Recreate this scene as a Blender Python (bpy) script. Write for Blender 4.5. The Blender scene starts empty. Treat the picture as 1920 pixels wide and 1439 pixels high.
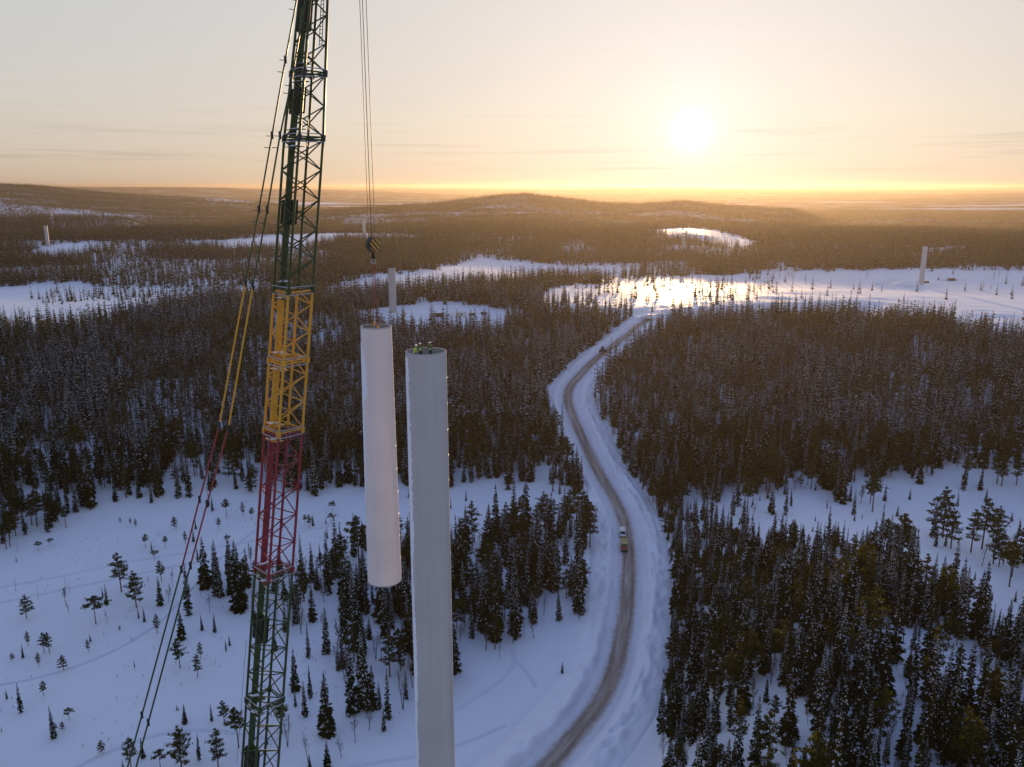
import bpy, bmesh, math, random
import numpy as np
from mathutils import Vector, Matrix

R = math.radians
rng = np.random.default_rng(11)
random.seed(5)
SC = bpy.context.scene
COL = SC.collection

# ------------------------------------------------------------------ camera
FPX, CX, CY = 1560.0, 960.0, 719.5          # focal length in photo pixels
PITCH = R(13.34)
CAMZ = 115.0
cam_d = bpy.data.cameras.new('camera')
cam = bpy.data.objects.new('camera', cam_d); COL.objects.link(cam)
cam_d.sensor_fit = 'HORIZONTAL'
cam_d.angle = 2 * math.atan(960 / FPX)
cam_d.clip_start = 0.5; cam_d.clip_end = 120000
cam.location = (0, 0, CAMZ)
cam.rotation_euler = (R(90) - PITCH, 0, 0)
SC.camera = cam
CP, SP = math.cos(PITCH), math.sin(PITCH)

def ray(px, py):
    a = (px - CX) / FPX; u = (CY - py) / FPX
    return np.array([a, CP + u * SP, -SP + u * CP])

def at_y(px, py, Y):                     # point on the pixel's ray at forward distance Y
    d = ray(px, py)
    return Vector((d[0], d[1], d[2])) * (Y / d[1]) + Vector((0, 0, CAMZ))

def project(x, y, z):
    zz = z - CAMZ
    dep = y * CP - zz * SP
    dep = np.where(dep < 1, 1, dep)
    up = y * SP + zz * CP
    return CX + FPX * x / dep, CY - FPX * up / dep, dep

# ------------------------------------------------------------------ world, sun, exposure
SUN_EL, SUN_AZ = R(3.5), R(11.7)             # azimuth clockwise from +Y
sun_dir = Vector((math.sin(SUN_AZ) * math.cos(SUN_EL), math.cos(SUN_AZ) * math.cos(SUN_EL), math.sin(SUN_EL)))
SKY_STRENGTH, SUN_STRENGTH, EXPOSURE = 0.1, 5.0, 0.0
HAZE_DENSITY, HAZE_G = 0.000066, 0.66

W = bpy.data.worlds.new('World'); SC.world = W; W.use_nodes = True
nt = W.node_tree; nt.nodes.clear()
def wn(t, **k):
    n = nt.nodes.new(t)
    for a, b in k.items(): setattr(n, a, b)
    return n
sky = wn('ShaderNodeTexSky', sky_type='NISHITA', sun_disc=False, sun_elevation=SUN_EL, sun_rotation=SUN_AZ,
         altitude=300, air_density=1.0, dust_density=1.6, ozone_density=1.6)
tc = wn('ShaderNodeTexCoord')
dot = wn('ShaderNodeVectorMath', operation='DOT_PRODUCT'); dot.inputs[1].default_value = sun_dir
nt.links.new(tc.outputs['Generated'], dot.inputs[0])
clampn = wn('ShaderNodeMath', operation='MAXIMUM'); clampn.inputs[1].default_value = 0
nt.links.new(dot.outputs['Value'], clampn.inputs[0])
def lobe(power, col):
    p = wn('ShaderNodeMath', operation='POWER'); p.inputs[1].default_value = power
    nt.links.new(clampn.outputs[0], p.inputs[0])
    m = wn('ShaderNodeVectorMath', operation='SCALE'); m.inputs[0].default_value = col
    nt.links.new(p.outputs[0], m.inputs['Scale'])
    return m.outputs[0]
# thin cloud streaks low over the horizon
mp = wn('ShaderNodeMapping'); mp.inputs['Scale'].default_value = (2.2, 2.2, 75)
nt.links.new(tc.outputs['Generated'], mp.inputs[0])
cn = wn('ShaderNodeTexNoise'); cn.inputs['Scale'].default_value = 2.3; cn.inputs['Detail'].default_value = 4
nt.links.new(mp.outputs[0], cn.inputs[0])
cr = wn('ShaderNodeValToRGB'); cr.color_ramp.elements[0].position = 0.55; cr.color_ramp.elements[1].position = 0.72
nt.links.new(cn.outputs[0], cr.inputs[0])
sep = wn('ShaderNodeSeparateXYZ'); nt.links.new(tc.outputs['Generated'], sep.inputs[0])
band = wn('ShaderNodeValToRGB')
e = band.color_ramp.elements; e[0].position = 0.004; e[0].color = (0, 0, 0, 1); e[1].position = 0.10; e[1].color = (0, 0, 0, 1)
x = band.color_ramp.elements.new(0.02); x.color = (1, 1, 1, 1)
x = band.color_ramp.elements.new(0.035); x.color = (1, 1, 1, 1)
nt.links.new(sep.outputs['Z'], band.inputs[0])
cm = wn('ShaderNodeMath', operation='MULTIPLY'); nt.links.new(cr.outputs[0], cm.inputs[0]); nt.links.new(band.outputs[0], cm.inputs[1])
cm2 = wn('ShaderNodeMath', operation='MULTIPLY_ADD'); nt.links.new(cm.outputs[0], cm2.inputs[0]); cm2.inputs[1].default_value = -0.16; cm2.inputs[2].default_value = 1.0
# soft highlight roll-off of the bright low sky, bluer overhead
pre = wn('ShaderNodeVectorMath', operation='SCALE'); pre.inputs['Scale'].default_value = 0.1
nt.links.new(sky.outputs[0], pre.inputs[0])
gam = wn('ShaderNodeGamma'); gam.inputs['Gamma'].default_value = 0.20; nt.links.new(pre.outputs[0], gam.inputs[0])
tint = wn('ShaderNodeValToRGB'); el_ = tint.color_ramp.elements
el_[0].position = 0.0; el_[0].color = (0.82, 0.73, 0.78, 1); el_[1].position = 0.75; el_[1].color = (0.345, 0.465, 0.875, 1)
x = el_.new(0.22); x.color = (0.875, 0.86, 0.88, 1)
x = el_.new(0.07); x.color = (0.87, 0.82, 0.81, 1)
nt.links.new(sep.outputs['Z'], tint.inputs[0])
tm = wn('ShaderNodeVectorMath', operation='MULTIPLY'); nt.links.new(gam.outputs[0], tm.inputs[0]); nt.links.new(tint.outputs[0], tm.inputs[1])
sk = wn('ShaderNodeVectorMath', operation='SCALE'); sk.inputs['Scale'].default_value = 9.5
nt.links.new(tm.outputs[0], sk.inputs[0])
acc = sk.outputs[0]
for p, c in ((40, (0.2, 0.35, 0.8)), (450, (0.7, 0.8, 1.0)), (2400, (1.2, 1.3, 1.5)), (9000, (5, 5, 5)), (40000, (200, 180, 150))):
    ad = wn('ShaderNodeVectorMath', operation='ADD')
    nt.links.new(acc, ad.inputs[0]); nt.links.new(lobe(p, c), ad.inputs[1]); acc = ad.outputs[0]
mul = wn('ShaderNodeVectorMath', operation='SCALE'); nt.links.new(acc, mul.inputs[0]); nt.links.new(cm2.outputs[0], mul.inputs['Scale'])
bg = wn('ShaderNodeBackground'); bg.inputs['Strength'].default_value = SKY_STRENGTH
nt.links.new(mul.outputs[0], bg.inputs['Color'])
wo = wn('ShaderNodeOutputWorld'); nt.links.new(bg.outputs[0], wo.inputs['Surface'])

sl = bpy.data.lights.new('sun', 'SUN'); sl.energy = SUN_STRENGTH; sl.angle = R(0.53); sl.color = (1.0, 0.64, 0.30)
so = bpy.data.objects.new('sun', sl); COL.objects.link(so)
so.rotation_euler = sun_dir.to_track_quat('Z', 'Y').to_euler(); so.location = (60, 300, 300)

SC.view_settings.view_transform = 'Standard'; SC.view_settings.look = 'None'
SC.view_settings.gamma = 1; SC.view_settings.exposure = EXPOSURE
try: SC.view_settings.use_curve_mapping = False
except Exception: pass
SC.render.engine = 'CYCLES'
SC.cycles.use_denoising = True
SC.cycles.max_bounces = 5; SC.cycles.diffuse_bounces = 2; SC.cycles.glossy_bounces = 2
SC.cycles.transmission_bounces = 2; SC.cycles.volume_bounces = 0; SC.cycles.transparent_max_bounces = 6
SC.cycles.caustics_reflective = False; SC.cycles.caustics_refractive = False

# ------------------------------------------------------------------ helpers
def tag(o, label=None, cat=None, group=None, kind=None):
    if label: o['label'] = label
    if cat: o['category'] = cat
    if group: o['group'] = group
    if kind: o['kind'] = kind
    return o

def mesh_np(name, V, F, mats, mi=None, smooth=False):
    me = bpy.data.meshes.new(name)
    V = np.asarray(V, dtype=np.float32)
    if len(F) and isinstance(F, np.ndarray):
        n, k = F.shape
        me.vertices.add(len(V)); me.vertices.foreach_set('co', V.ravel())
        me.loops.add(n * k); me.loops.foreach_set('vertex_index', F.ravel().astype(np.int32))
        me.polygons.add(n); me.polygons.foreach_set('loop_start', np.arange(0, n * k, k, dtype=np.int32))
        me.update(calc_edges=True)
    else:
        me.from_pydata([tuple(v) for v in V], [], F)
    for m in mats: me.materials.append(m)
    if mi is not None: me.polygons.foreach_set('material_index', np.asarray(mi, dtype=np.int32))
    if smooth: me.polygons.foreach_set('use_smooth', np.ones(len(me.polygons), dtype=bool))
    me.update()
    return me

WORLDM = {}
def put(name, me, parent=None, M=None):
    o = bpy.data.objects.new(name, me)
    M = M or Matrix.Identity(4)
    if parent is not None:
        o.parent = parent
        PM = WORLDM.get(parent.name, Matrix.Identity(4))
        o.matrix_basis = PM.inverted() @ M
    else:
        o.matrix_basis = M
    COL.objects.link(o)
    WORLDM[o.name] = M.copy()
    return o

def thing(name, label, cat, loc=(0, 0, 0), group=None, rotz=0):
    o = put(name, None, None, Matrix.Translation(Vector(loc)) @ Matrix.Rotation(rotz, 4, 'Z'))
    o.empty_display_size = 0.5
    return tag(o, label, cat, group)

class Mat:
    pass
def mat(name, col, rough=0.6, metal=0.0, spec=0.4, noise=None, bump=None, translucent=0):
    m = bpy.data.materials.new(name); m.use_nodes = True
    t = m.node_tree; b = t.nodes['Principled BSDF']
    b.inputs['Base Color'].default_value = (*col, 1); b.inputs['Roughness'].default_value = rough
    b.inputs['Metallic'].default_value = metal; b.inputs['Specular IOR Level'].default_value = spec
    if noise:
        sc, amt, obj = noise
        c = t.nodes.new('ShaderNodeTexCoord'); n = t.nodes.new('ShaderNodeTexNoise')
        n.inputs['Scale'].default_value = sc; n.inputs['Detail'].default_value = 5
        t.links.new(c.outputs['Object'], n.inputs[0])
        r = t.nodes.new('ShaderNodeValToRGB')
        r.color_ramp.elements[0].position = 0.3; r.color_ramp.elements[1].position = 0.7
        r.color_ramp.elements[0].color = (*[v * (1 - amt) for v in col], 1)
        r.color_ramp.elements[1].color = (*[min(1, v * (1 + amt)) for v in col], 1)
        t.links.new(n.outputs[0], r.inputs[0]); t.links.new(r.outputs[0], b.inputs['Base Color'])
    if bump:
        sc, st, di = bump
        c = t.nodes.new('ShaderNodeTexCoord'); n = t.nodes.new('ShaderNodeTexNoise')
        n.inputs['Scale'].default_value = sc; n.inputs['Detail'].default_value = 6
        t.links.new(c.outputs['Object'], n.inputs[0])
        bp = t.nodes.new('ShaderNodeBump'); bp.inputs['Strength'].default_value = st; bp.inputs['Distance'].default_value = di
        t.links.new(n.outputs[0], bp.inputs['Height']); t.links.new(bp.outputs[0], b.inputs['Normal'])
    return m

def leaf_mat(name, cols, transl=0.40, warm=(3.2, 2.8, 0.9)):
    m = bpy.data.materials.new(name); m.use_nodes = True
    t = m.node_tree; t.nodes.clear()
    oi = t.nodes.new('ShaderNodeObjectInfo'); r = t.nodes.new('ShaderNodeValToRGB')
    el = r.color_ramp.elements
    while len(el) < len(cols): el.new(0.5)
    for i, c in enumerate(cols):
        el[i].position = i / (len(cols) - 1); el[i].color = (*c, 1)
    t.links.new(oi.outputs['Random'], r.inputs[0])
    d = t.nodes.new('ShaderNodeBsdfDiffuse'); tr = t.nodes.new('ShaderNodeBsdfTranslucent')
    tw_ = t.nodes.new('ShaderNodeVectorMath'); tw_.operation = 'MULTIPLY'; tw_.inputs[1].default_value = warm
    t.links.new(r.outputs[0], d.inputs[0]); t.links.new(r.outputs[0], tw_.inputs[0]); t.links.new(tw_.outputs[0], tr.inputs[0])
    mx = t.nodes.new('ShaderNodeMixShader'); mx.inputs[0].default_value = transl
    t.links.new(d.outputs[0], mx.inputs[1]); t.links.new(tr.outputs[0], mx.inputs[2])
    o = t.nodes.new('ShaderNodeOutputMaterial'); t.links.new(mx.outputs[0], o.inputs[0])
    return m

SNOW = (0.80, 0.83, 0.88)
M_snowlump = mat('snow_lump', SNOW, 0.6, spec=0.3, bump=(6, 0.4, 0.05))
M_needle = leaf_mat('spruce_needles', [(0.016, 0.027, 0.014), (0.027, 0.035, 0.014), (0.036, 0.034, 0.014), (0.015, 0.026, 0.016)])
M_pine = leaf_mat('pine_needles', [(0.030, 0.041, 0.015), (0.050, 0.052, 0.016), (0.036, 0.042, 0.019)])
M_bsnow = leaf_mat('branch_snow', [(0.72, 0.75, 0.80), (0.80, 0.82, 0.86)], 0.4, (1, 1, 1))
M_bark = mat('conifer_bark', (0.075, 0.055, 0.042), 0.9, noise=(3, 0.4, 1))
M_pbark = mat('pine_bark', (0.13, 0.075, 0.045), 0.9, noise=(3, 0.4, 1))
M_twig = leaf_mat('birch_twigs', [(0.075, 0.055, 0.045), (0.10, 0.075, 0.06)], 0.1)
M_dead = mat('dead_wood', (0.13, 0.115, 0.10), 0.9)

# value noise -------------------------------------------------------
_lat = np.random.default_rng(3).random((256, 256))
def vnoise(x, y):
    xi = np.floor(x).astype(int); yi = np.floor(y).astype(int)
    fx = x - xi; fy = y - yi
    fx = fx * fx * (3 - 2 * fx); fy = fy * fy * (3 - 2 * fy)
    a = _lat[xi & 255, yi & 255]; b = _lat[(xi + 1) & 255, yi & 255]
    c = _lat[xi & 255, (yi + 1) & 255]; d = _lat[(xi + 1) & 255, (yi + 1) & 255]
    return (a * (1 - fx) + b * fx) * (1 - fy) + (c * (1 - fx) + d * fx) * fy
def fbm(x, y, o=4):
    s = 0; a = 0.5; t = 0
    for i in range(o):
        s = s + a * vnoise(x * 2 ** i + 17.3 * i, y * 2 ** i + 5.1 * i); t += a; a *= 0.5
    return s / t

# ------------------------------------------------------------------ terrain height
AZC = np.array([-60, -32, -22, -12, -4, 3, 10, 18, 25, 32, 60.])
RR = np.array([0, 110, 150, 220, 290, 315, 350, 400, 455, 520, 620, 700, 800, 900, 1050, 1400, 1900, 2500, 3300, 5000, 9000, 20000, 60000.])
def row(*v): return list(v)
#              0 110 150 220 290 315 350 400 455 520 620 700 800 900 1050 1400 1900 2500 3300 5000 9000 20k 60k
LEFT  =   row(0, 0, 0, 0, 1, 4, 14, 27, 38, 41, 39, 33, 31, 33, 36, 38, 22, -4, -20, -18, 0, 20, 60)
MID   =   row(0, 0, 0, 0, 1, 3, 13, 25, 36, 41, 40, 41, 39, 34, 36, 38, 22, -4, -20, -18, 0, 20, 60)
RD    =   row(0, 0, 0, 0, 2, 4, 13, 24, 34, 41, 39, 34, 28, 24, 26, 34, 22, -4, -20, -18, 0, 20, 60)
RGT   =   row(0, 18, 22, 17, 10, 9, 14, 24, 33, 38, 38, 33, 27, 25, 27, 32, 22, -6, -22, -18, 0, 20, 60)
RGT2  =   row(0, 24, 28, 21, 11, 9, 15, 25, 34, 38, 38, 34, 27, 26, 28, 33, 20, -8, -24, -18, 0, 20, 60)
TAB = np.array([LEFT, LEFT, LEFT, MID, MID, RD, RD, RGT, RGT2, RGT2, RGT2], float)
# fine, smoothed lookup grid in (azimuth, log r)
LR = np.linspace(math.log(30), math.log(60000), 700)
AZ = np.linspace(-60, 60, 241)
G1 = np.array([np.interp(np.exp(LR), RR, TAB[i]) for i in range(len(AZC))])
G = np.array([np.interp(AZ, AZC, G1[:, j]) for j in range(len(LR))]).T
def blur(A, n, ax):
    k = np.hanning(n + 2)[1:-1]; k /= k.sum()
    P = np.pad(A, [(n // 2, n // 2) if i == ax else (0, 0) for i in range(2)], mode='edge')
    return np.apply_along_axis(lambda v: np.convolve(v, k, 'valid'), ax, P)
G = blur(blur(G, 13, 1), 17, 0)

def px2az(px): return np.degrees(np.arctan((np.asarray(px, float) - CX) / FPX / 1.0277))
def sil2z(py, r): return CAMZ - r * np.tan(R(1) * 0.0348 * (np.asarray(py, float) - 350))
# ridges seen as silhouettes: (distance, radial width, [(px, py)...])
RIDGES = [
    (1500, 130, [(1150, 446), (1195, 437), (1240, 430), (1290, 426), (1345, 431), (1400, 442), (1440, 456), (1490, 474)]),
    (3000, 620, [(150, 445), (280, 432), (400, 412), (520, 396), (620, 389), (720, 382), (820, 376), (890, 368), (945, 362), (985, 359), (1045, 366), (1120, 376), (1200, 380), (1280, 374), (1350, 381), (1440, 386), (1485, 385), (1530, 398), (1570, 412), (1660, 430)]),
    (2150, 330, [(-150, 393), (0, 394), (90, 393), (190, 396), (235, 402), (275, 418), (330, 440)]),
    (5200, 1100, [(-300, 335), (0, 344), (60, 346), (160, 355), (260, 362), (400, 369), (500, 376), (600, 392)]),
    (5600, 1200, [(1540, 412), (1600, 402), (1690, 394), (1760, 391), (1850, 388), (1920, 386), (2200, 380)]),
    (9000, 1500, [(1560, 384), (1680, 377), (1760, 371), (1850, 368), (1930, 367), (2200, 365)]),
    (12000, 1800, [(-200, 353), (0, 352), (150, 350), (300, 349), (450, 352), (620, 357), (800, 362), (1000, 366)]),
    (3900, 500, [(1600, 420), (1660, 408), (1720, 398), (1790, 402), (1850, 410), (2000, 405)]),
]
def base_h(x, y):
    x = np.asarray(x, float); y = np.asarray(y, float)
    r = np.hypot(x, y); az = np.degrees(np.arctan2(x, y))
    azc = np.clip(az, -59.9, 59.9); lr = np.clip(np.log(np.maximum(r, 31)), LR[0], LR[-1] - 1e-6)
    fi = (azc + 60) / 0.5; fj = (lr - LR[0]) / (LR[1] - LR[0])
    i = np.clip(fi.astype(int), 0, 239); j = np.clip(fj.astype(int), 0, 698)
    a = fi - i; b = fj - j
    h = (G[i, j] * (1 - a) + G[i + 1, j] * a) * (1 - b) + (G[i, j + 1] * (1 - a) + G[i + 1, j + 1] * a) * b
    h = np.where(np.abs(az) > 90, 0, h)
    add = np.zeros_like(h)
    for r0, w, sil in RIDGES:
        s = np.array(sil, float)
        zz = np.interp(az, px2az(s[:, 0]), sil2z(s[:, 1], r0), left=-200, right=-200)
        zz = np.where(np.abs(az) > 75, -200, zz)
        g = np.exp(-((r - r0) / w) ** 2)
        g2 = np.where(r < r0, np.exp(-((r - r0) / (w * 1.25)) ** 2), g)
        add = np.maximum(add, np.maximum(zz - h - (0 if r0 < 2000 else 12), 0) * g2)
    h = h + add
    # rolling relief
    k = np.clip((r - 500) / 1500, 0, 1)
    h = h + (fbm(x / 420 + 40, y / 420 + 9, 3) - 0.5) * 14 * k * np.clip((9000 - r) / 5000, 0.0, 1)
    far = np.clip((r - 6500) / 5000, 0, 1)
    h = h + (fbm(x / 3800 + 3.3, y / 2600 + 8.2, 4) - 0.45) * 150 * far
    h = h + (fbm(x / 45 + 2, y / 45, 2) - 0.5) * 1.6 * np.clip(r / 150 - .5, 0, 1)
    h = h + (fbm(x / 11 + 6, y / 11, 2) - 0.5) * 0.7 * np.clip((700 - r) / 200, 0, 1)
    pl = np.clip((r - 470) / 40, 0, 1) * np.clip((740 - r) / 60, 0, 1) * np.clip((az - 9) / 6, 0, 1)
    h = h + (fbm(x / 38 + 1, y / 26 + 4, 3) - .5) * 2.6 * pl
    return h

def cast(px, py, hf):
    d = ray(px, py); t = 60.0; step = 2.0
    p = np.array([0, 0, CAMZ]) + d * t
    while t < 60000:
        p = np.array([0, 0, CAMZ]) + d * t
        if p[2] < hf(np.array([p[0]]), np.array([p[1]]))[0]:
            lo, hi = t - step, t
            for _ in range(18):
                m = (lo + hi) / 2; p = np.array([0, 0, CAMZ]) + d * m
                if p[2] < hf(np.array([p[0]]), np.array([p[1]]))[0]: hi = m
                else: lo = m
            return p
        step = max(2.0, t * 0.008); t += step
    return p

# ------------------------------------------------------------------ road line
ROADPX = [(955, 1500), (1026, 1439), (1070, 1387), (1110, 1338), (1140, 1290), (1159, 1235), (1168, 1181), (1175, 1141), (1178, 1100), (1179, 1038),
          (1175, 1000), (1167, 967), (1150, 933), (1129, 898), (1107, 856), (1088, 814), (1071, 777), (1062, 748), (1069, 723), (1087, 704),
          (1104, 685), (1129, 664), (1158, 643), (1180, 625), (1200, 608), (1219, 598)]
rp = np.array([cast(px, py, base_h)[:2] for px, py in ROADPX])
# out of the picture at both ends
rp = np.vstack([rp[0] + (rp[0] - rp[1]) * 3, rp])
ext = rp[-1] + np.array([[45, 35], [105, 60], [160, 70]])
rp = np.vstack([rp, ext])
def resample(P, n):
    P = np.asarray(P, float)
    for _ in range(3):                       # Chaikin rounding
        Q = np.empty((2 * len(P), P.shape[1])); Q[0::2] = P; Q[1::2] = P
        A = P[:-1] * .75 + P[1:] * .25; B = P[:-1] * .25 + P[1:] * .75
        P = np.vstack([P[:1], np.stack([A, B], 1).reshape(-1, P.shape[1]), P[-1:]])
    d = np.r_[0, np.cumsum(np.linalg.norm(np.diff(P, axis=0), axis=1))]
    s = np.linspace(0, d[-1], n)
    return np.stack([np.interp(s, d, P[:, k]) for k in range(P.shape[1])], 1), d[-1]
_, LEN = resample(rp, 10)
NR = int(LEN / 1.2)
RP, LEN = resample(rp, NR)
rz = base_h(RP[:, 0], RP[:, 1])
k = np.hanning(41); k /= k.sum()
rz = np.convolve(np.pad(rz, 20, mode='edge'), k, 'valid')
RT = np.gradient(RP, axis=0); RT /= np.linalg.norm(RT, axis=1)[:, None]
RN = np.stack([RT[:, 1], -RT[:, 0]], 1)       # to the right of travel

def road_dist(x, y):
    """signed distance to the road line and its height there"""
    x = np.asarray(x, float); y = np.asarray(y, float)
    sd = np.full(x.shape, 999.0); hz = np.zeros(x.shape)
    near = (np.hypot(x, y) < 900) & (y > 60) & (x > -160) & (x < 420)
    idx = np.flatnonzero(near.ravel())
    P = np.stack([x.ravel()[idx], y.ravel()[idx]], 1)
    S = RP[::3]; SN = RN[::3]; SZ = rz[::3]
    for c in range(0, len(P), 4000):
        q = P[c:c + 4000]
        d2 = ((q[:, None, :] - S[None]) ** 2).sum(2)
        j = d2.argmin(1)
        side = np.sign(((q - S[j]) * SN[j]).sum(1)); side[side == 0] = 1
        sd.ravel()[idx[c:c + 4000]] = np.sqrt(d2[np.arange(len(q)), j]) * side
        hz.ravel()[idx[c:c + 4000]] = SZ[j]
    return sd, hz

def ground_h(x, y):
    h = base_h(x, y)
    sd, hz = road_dist(x, y)
    w = np.clip((30 - np.abs(sd)) / 18, 0, 1); w = w * w * (3 - 2 * w)
    return h * (1 - w) + hz * w

# ------------------------------------------------------------------ forest map (polygons on the ground, given where they show in the photo)
def inpoly(px, py, poly):
    c = np.zeros(px.shape, bool); n = len(poly)
    for i in range(n):
        x0, y0 = poly[i]; x1, y1 = poly[(i + 1) % n]
        if y0 == y1: continue
        m = ((y0 > py) != (y1 > py)) & (px < (x1 - x0) * (py - y0) / (y1 - y0) + x0)
        c ^= m
    return c
BOG = [(-900, 2600), (-900, 960), (-200, 960), (0, 1005), (95, 990), (200, 945), (300, 935), (420, 922), (600, 925), (760, 912), (1000, 915), (1085, 925), (1140, 960), (1190, 1200), (1110, 1345), (1000, 1500), (900, 2600)]
STAND = [(600, 1075), (640, 1035), (720, 1012), (860, 1015), (900, 990), (1000, 985), (1112, 965), (1112, 1010), (1092, 1075), (1092, 1160), (1015, 1205), (964, 1210), (907, 1252), (850, 1280), (780, 1280), (700, 1200), (640, 1150)]
SCRUB = [(375, 1110), (480, 1070), (600, 1065), (640, 1150), (720, 1230), (765, 1300), (740, 1370), (660, 1360), (600, 1270), (520, 1200), (420, 1150)]
PINES = [(-300, 1060), (-300, 930), (60, 930), (190, 925), (150, 960), (100, 1000), (30, 1035)]
RBAND = [(1255, 935), (1420, 915), (1560, 930), (1640, 900), (1800, 880), (2300, 860), (2300, 1230), (1920, 1175), (1800, 1140), (1750, 1095), (1700, 1065), (1600, 1040), (1500, 1015), (1380, 1005), (1290, 995)]
RSHORE = [(1000, 1600), (1110, 1345), (1190, 1200), (1240, 1180), (1246, 1260), (1248, 1330), (1232, 1380), (1240, 1450), (1250, 1700), (1000, 1700)]
RFULL = [(1240, 1170), (1420, 1150), (1560, 1200), (1580, 1500), (1236, 1500)]
CLEAR = [
    [(-400, 545), (0, 537), (120, 528), (220, 538), (330, 545), (480, 537), (520, 540), (470, 560), (330, 584), (220, 604), (110, 622), (0, 628), (-400, 640)],
    [(590, 545), (680, 520), (760, 510), (860, 499), (900, 482), (960, 490), (1080, 500), (1195, 499), (1190, 516), (1100, 524), (960, 528), (880, 536), (740, 550), (600, 556)],
    [(655, 592), (740, 571), (820, 567), (900, 571), (990, 588), (990, 602), (950, 620), (860, 628), (760, 622), (690, 608)],
    [(1185, 592), (1250, 592), (1248, 634), (1190, 636)],
    [(1010, 555), (1080, 540), (1140, 528), (1250, 520), (1380, 515), (1480, 508), (1620, 505), (1740, 505), (1850, 508), (1920, 510), (2400, 515), (2400, 740), (1920, 648), (1800, 622), (1700, 592), (1600, 578), (1450, 600), (1350, 606), (1200, 604), (1080, 590), (1020, 570)],
    [(310, 452), (400, 451), (480, 443), (620, 437), (790, 440), (800, 446), (650, 450), (545, 474), (470, 468), (390, 463)],
    [(1195, 432), (1290, 426), (1345, 431), (1430, 456), (1400, 470), (1330, 455), (1240, 438)],
    [(40, 480), (100, 459), (165, 455), (230, 458), (190, 470), (95, 486)],
    [(1735, 466), (1800, 462), (1835, 467), (1740, 475)],
    [(1870, 432), (2100, 428), (2100, 440), (1880, 440)],
]
SPARSE = [(0.25, [(1040, 455), (1120, 462), (1110, 485), (1050, 478)]), (0.3, [(220, 480), (330, 487), (340, 506), (240, 498)]),
          (0.35, [(-200, 508), (110, 508), (180, 520), (-200, 526)]), (0.4, [(860, 470), (960, 468), (960, 492), (870, 500)]),
          (0.35, [(520, 592), (680, 612), (640, 660), (500, 640)]), (0.4, [(160, 505), (520, 515), (500, 545), (200, 545)]),
          (0.12, [(60, 548), (420, 545), (400, 566), (90, 572)]), (0.25, [(1040, 535), (1470, 515), (1470, 600), (1030, 600)]),
          (0.35, [(80, 396), (270, 398), (280, 440), (90, 432)]), (0.7, [(860, 378), (1080, 380), (1090, 412), (820, 412)]),
          (0.35, [(390, 372), (480, 372), (470, 398), (400, 396)]), (0.4, [(640, 408), (720, 408), (720, 430), (640, 430)])]
def forest_density(x, y, z, sd):
    px, py, dep = project(x, y, z)
    r = np.hypot(x, y)
    jx = px + (vnoise(x / 9, y / 9) - .5) * 24 + (vnoise(x / 30 + 4, y / 30) - .5) * np.clip(16000 / r, 8, 60); jy = py + (vnoise(x / 9 + 50, y / 9) - .5) * np.clip(8000 / r, 2, 36)
    gap = fbm(x / 26 + 7, y / 26 + 3, 3)
    d = np.where(gap < 0.31, np.where((r > 345) & (r < 560), .6, .25), 1.0)
    d = np.where((r > 640) & (r < 2600) & (fbm(x / 130 + 3, y / 70 + 2, 3) > .60), .22, d)
    lower = (jy > 955) & (jx > 1200)
    d = np.where(lower & (fbm(x / 15 + 1, y / 15, 2) < 0.33), 0.25, d)
    for v, p in SPARSE: d = np.where(inpoly(jx, jy, p), np.minimum(d, v), d)
    d = np.where(inpoly(jx, jy, RBAND), np.where(vnoise(x / 14, y / 14 + 9) > .62, 0.22, 0.045), d)
    d = np.where((jy > 868) & (jx < 1060) & (vnoise(x / 8 + 3, y / 8) < .62), .30, d)
    d = np.where(inpoly(jx, jy, BOG), np.where(vnoise(x / 30, y / 30 + 7) > .55, 0.035, 0.012), d)
    d = np.where(inpoly(jx, jy, PINES), 0.45, d)
    d = np.where(inpoly(jx, jy, SCRUB), 0.30, d)
    d = np.where(inpoly(jx, jy, STAND), np.where(fbm(x / 10 + 3, y / 10, 2) < .40, .18, .78), d)
    for p in CLEAR:
        i = inpoly(jx, jy, p)
        d = np.where(i, 0.0, d)
    d = np.where(inpoly(jx, jy, [(1450, 508), (2400, 508), (2400, 740), (1920, 648), (1700, 602), (1480, 600)]), .007, d)
    d = np.where(inpoly(jx, jy, SPARSE[7][1]), np.where(vnoise(x / 16 + 2, y / 16) > .62, .13, .008), d)
    d = np.where(inpoly(jx, jy, SPARSE[6][1]), 0.10, d)
    d = np.where(inpoly(px, jy, RFULL), np.maximum(d, .7), d)
    d = np.where(inpoly(px, jy, RSHORE), 0, d)
    d = np.where((sd > -10.5) & (sd < 12.5), 0, d)
    # fringe just inside clear-felled line
    return d

# ------------------------------------------------------------------ terrain mesh
az_f = np.concatenate([np.arange(-180, -44, 4.0), np.arange(-44, 44, 0.28), np.arange(44, 180, 4.0)])
rad = [12.0]
while rad[-1] < 70000:
    r = rad[-1]
    rad.append(r + (6 if r < 100 else 2.2 if r < 560 else 3.6 if r < 760 else max(5, r * 0.008)))
rad = np.array(rad)
A, Rr = np.meshgrid(np.radians(az_f), rad)
TX, TY = Rr * np.sin(A), Rr * np.cos(A)
TZ = ground_h(TX, TY)
sdT, _ = road_dist(TX, TY)
TZ = TZ - np.where(np.abs(sdT) < 12.5, 0.7, 0.0)
nr_, na_ = TX.shape
V = np.stack([TX, TY, TZ], 2).reshape(-1, 3)
V = np.vstack([V, [[0, 0, float(TZ[0].mean())]]])
ii = np.arange(nr_ - 1)[:, None] * na_; jj = np.arange(na_)[None]
j2 = (jj + 1) % na_
F = np.stack([ii + jj, ii + j2, ii + na_ + j2, ii + na_ + jj], 2).reshape(-1, 4)

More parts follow.
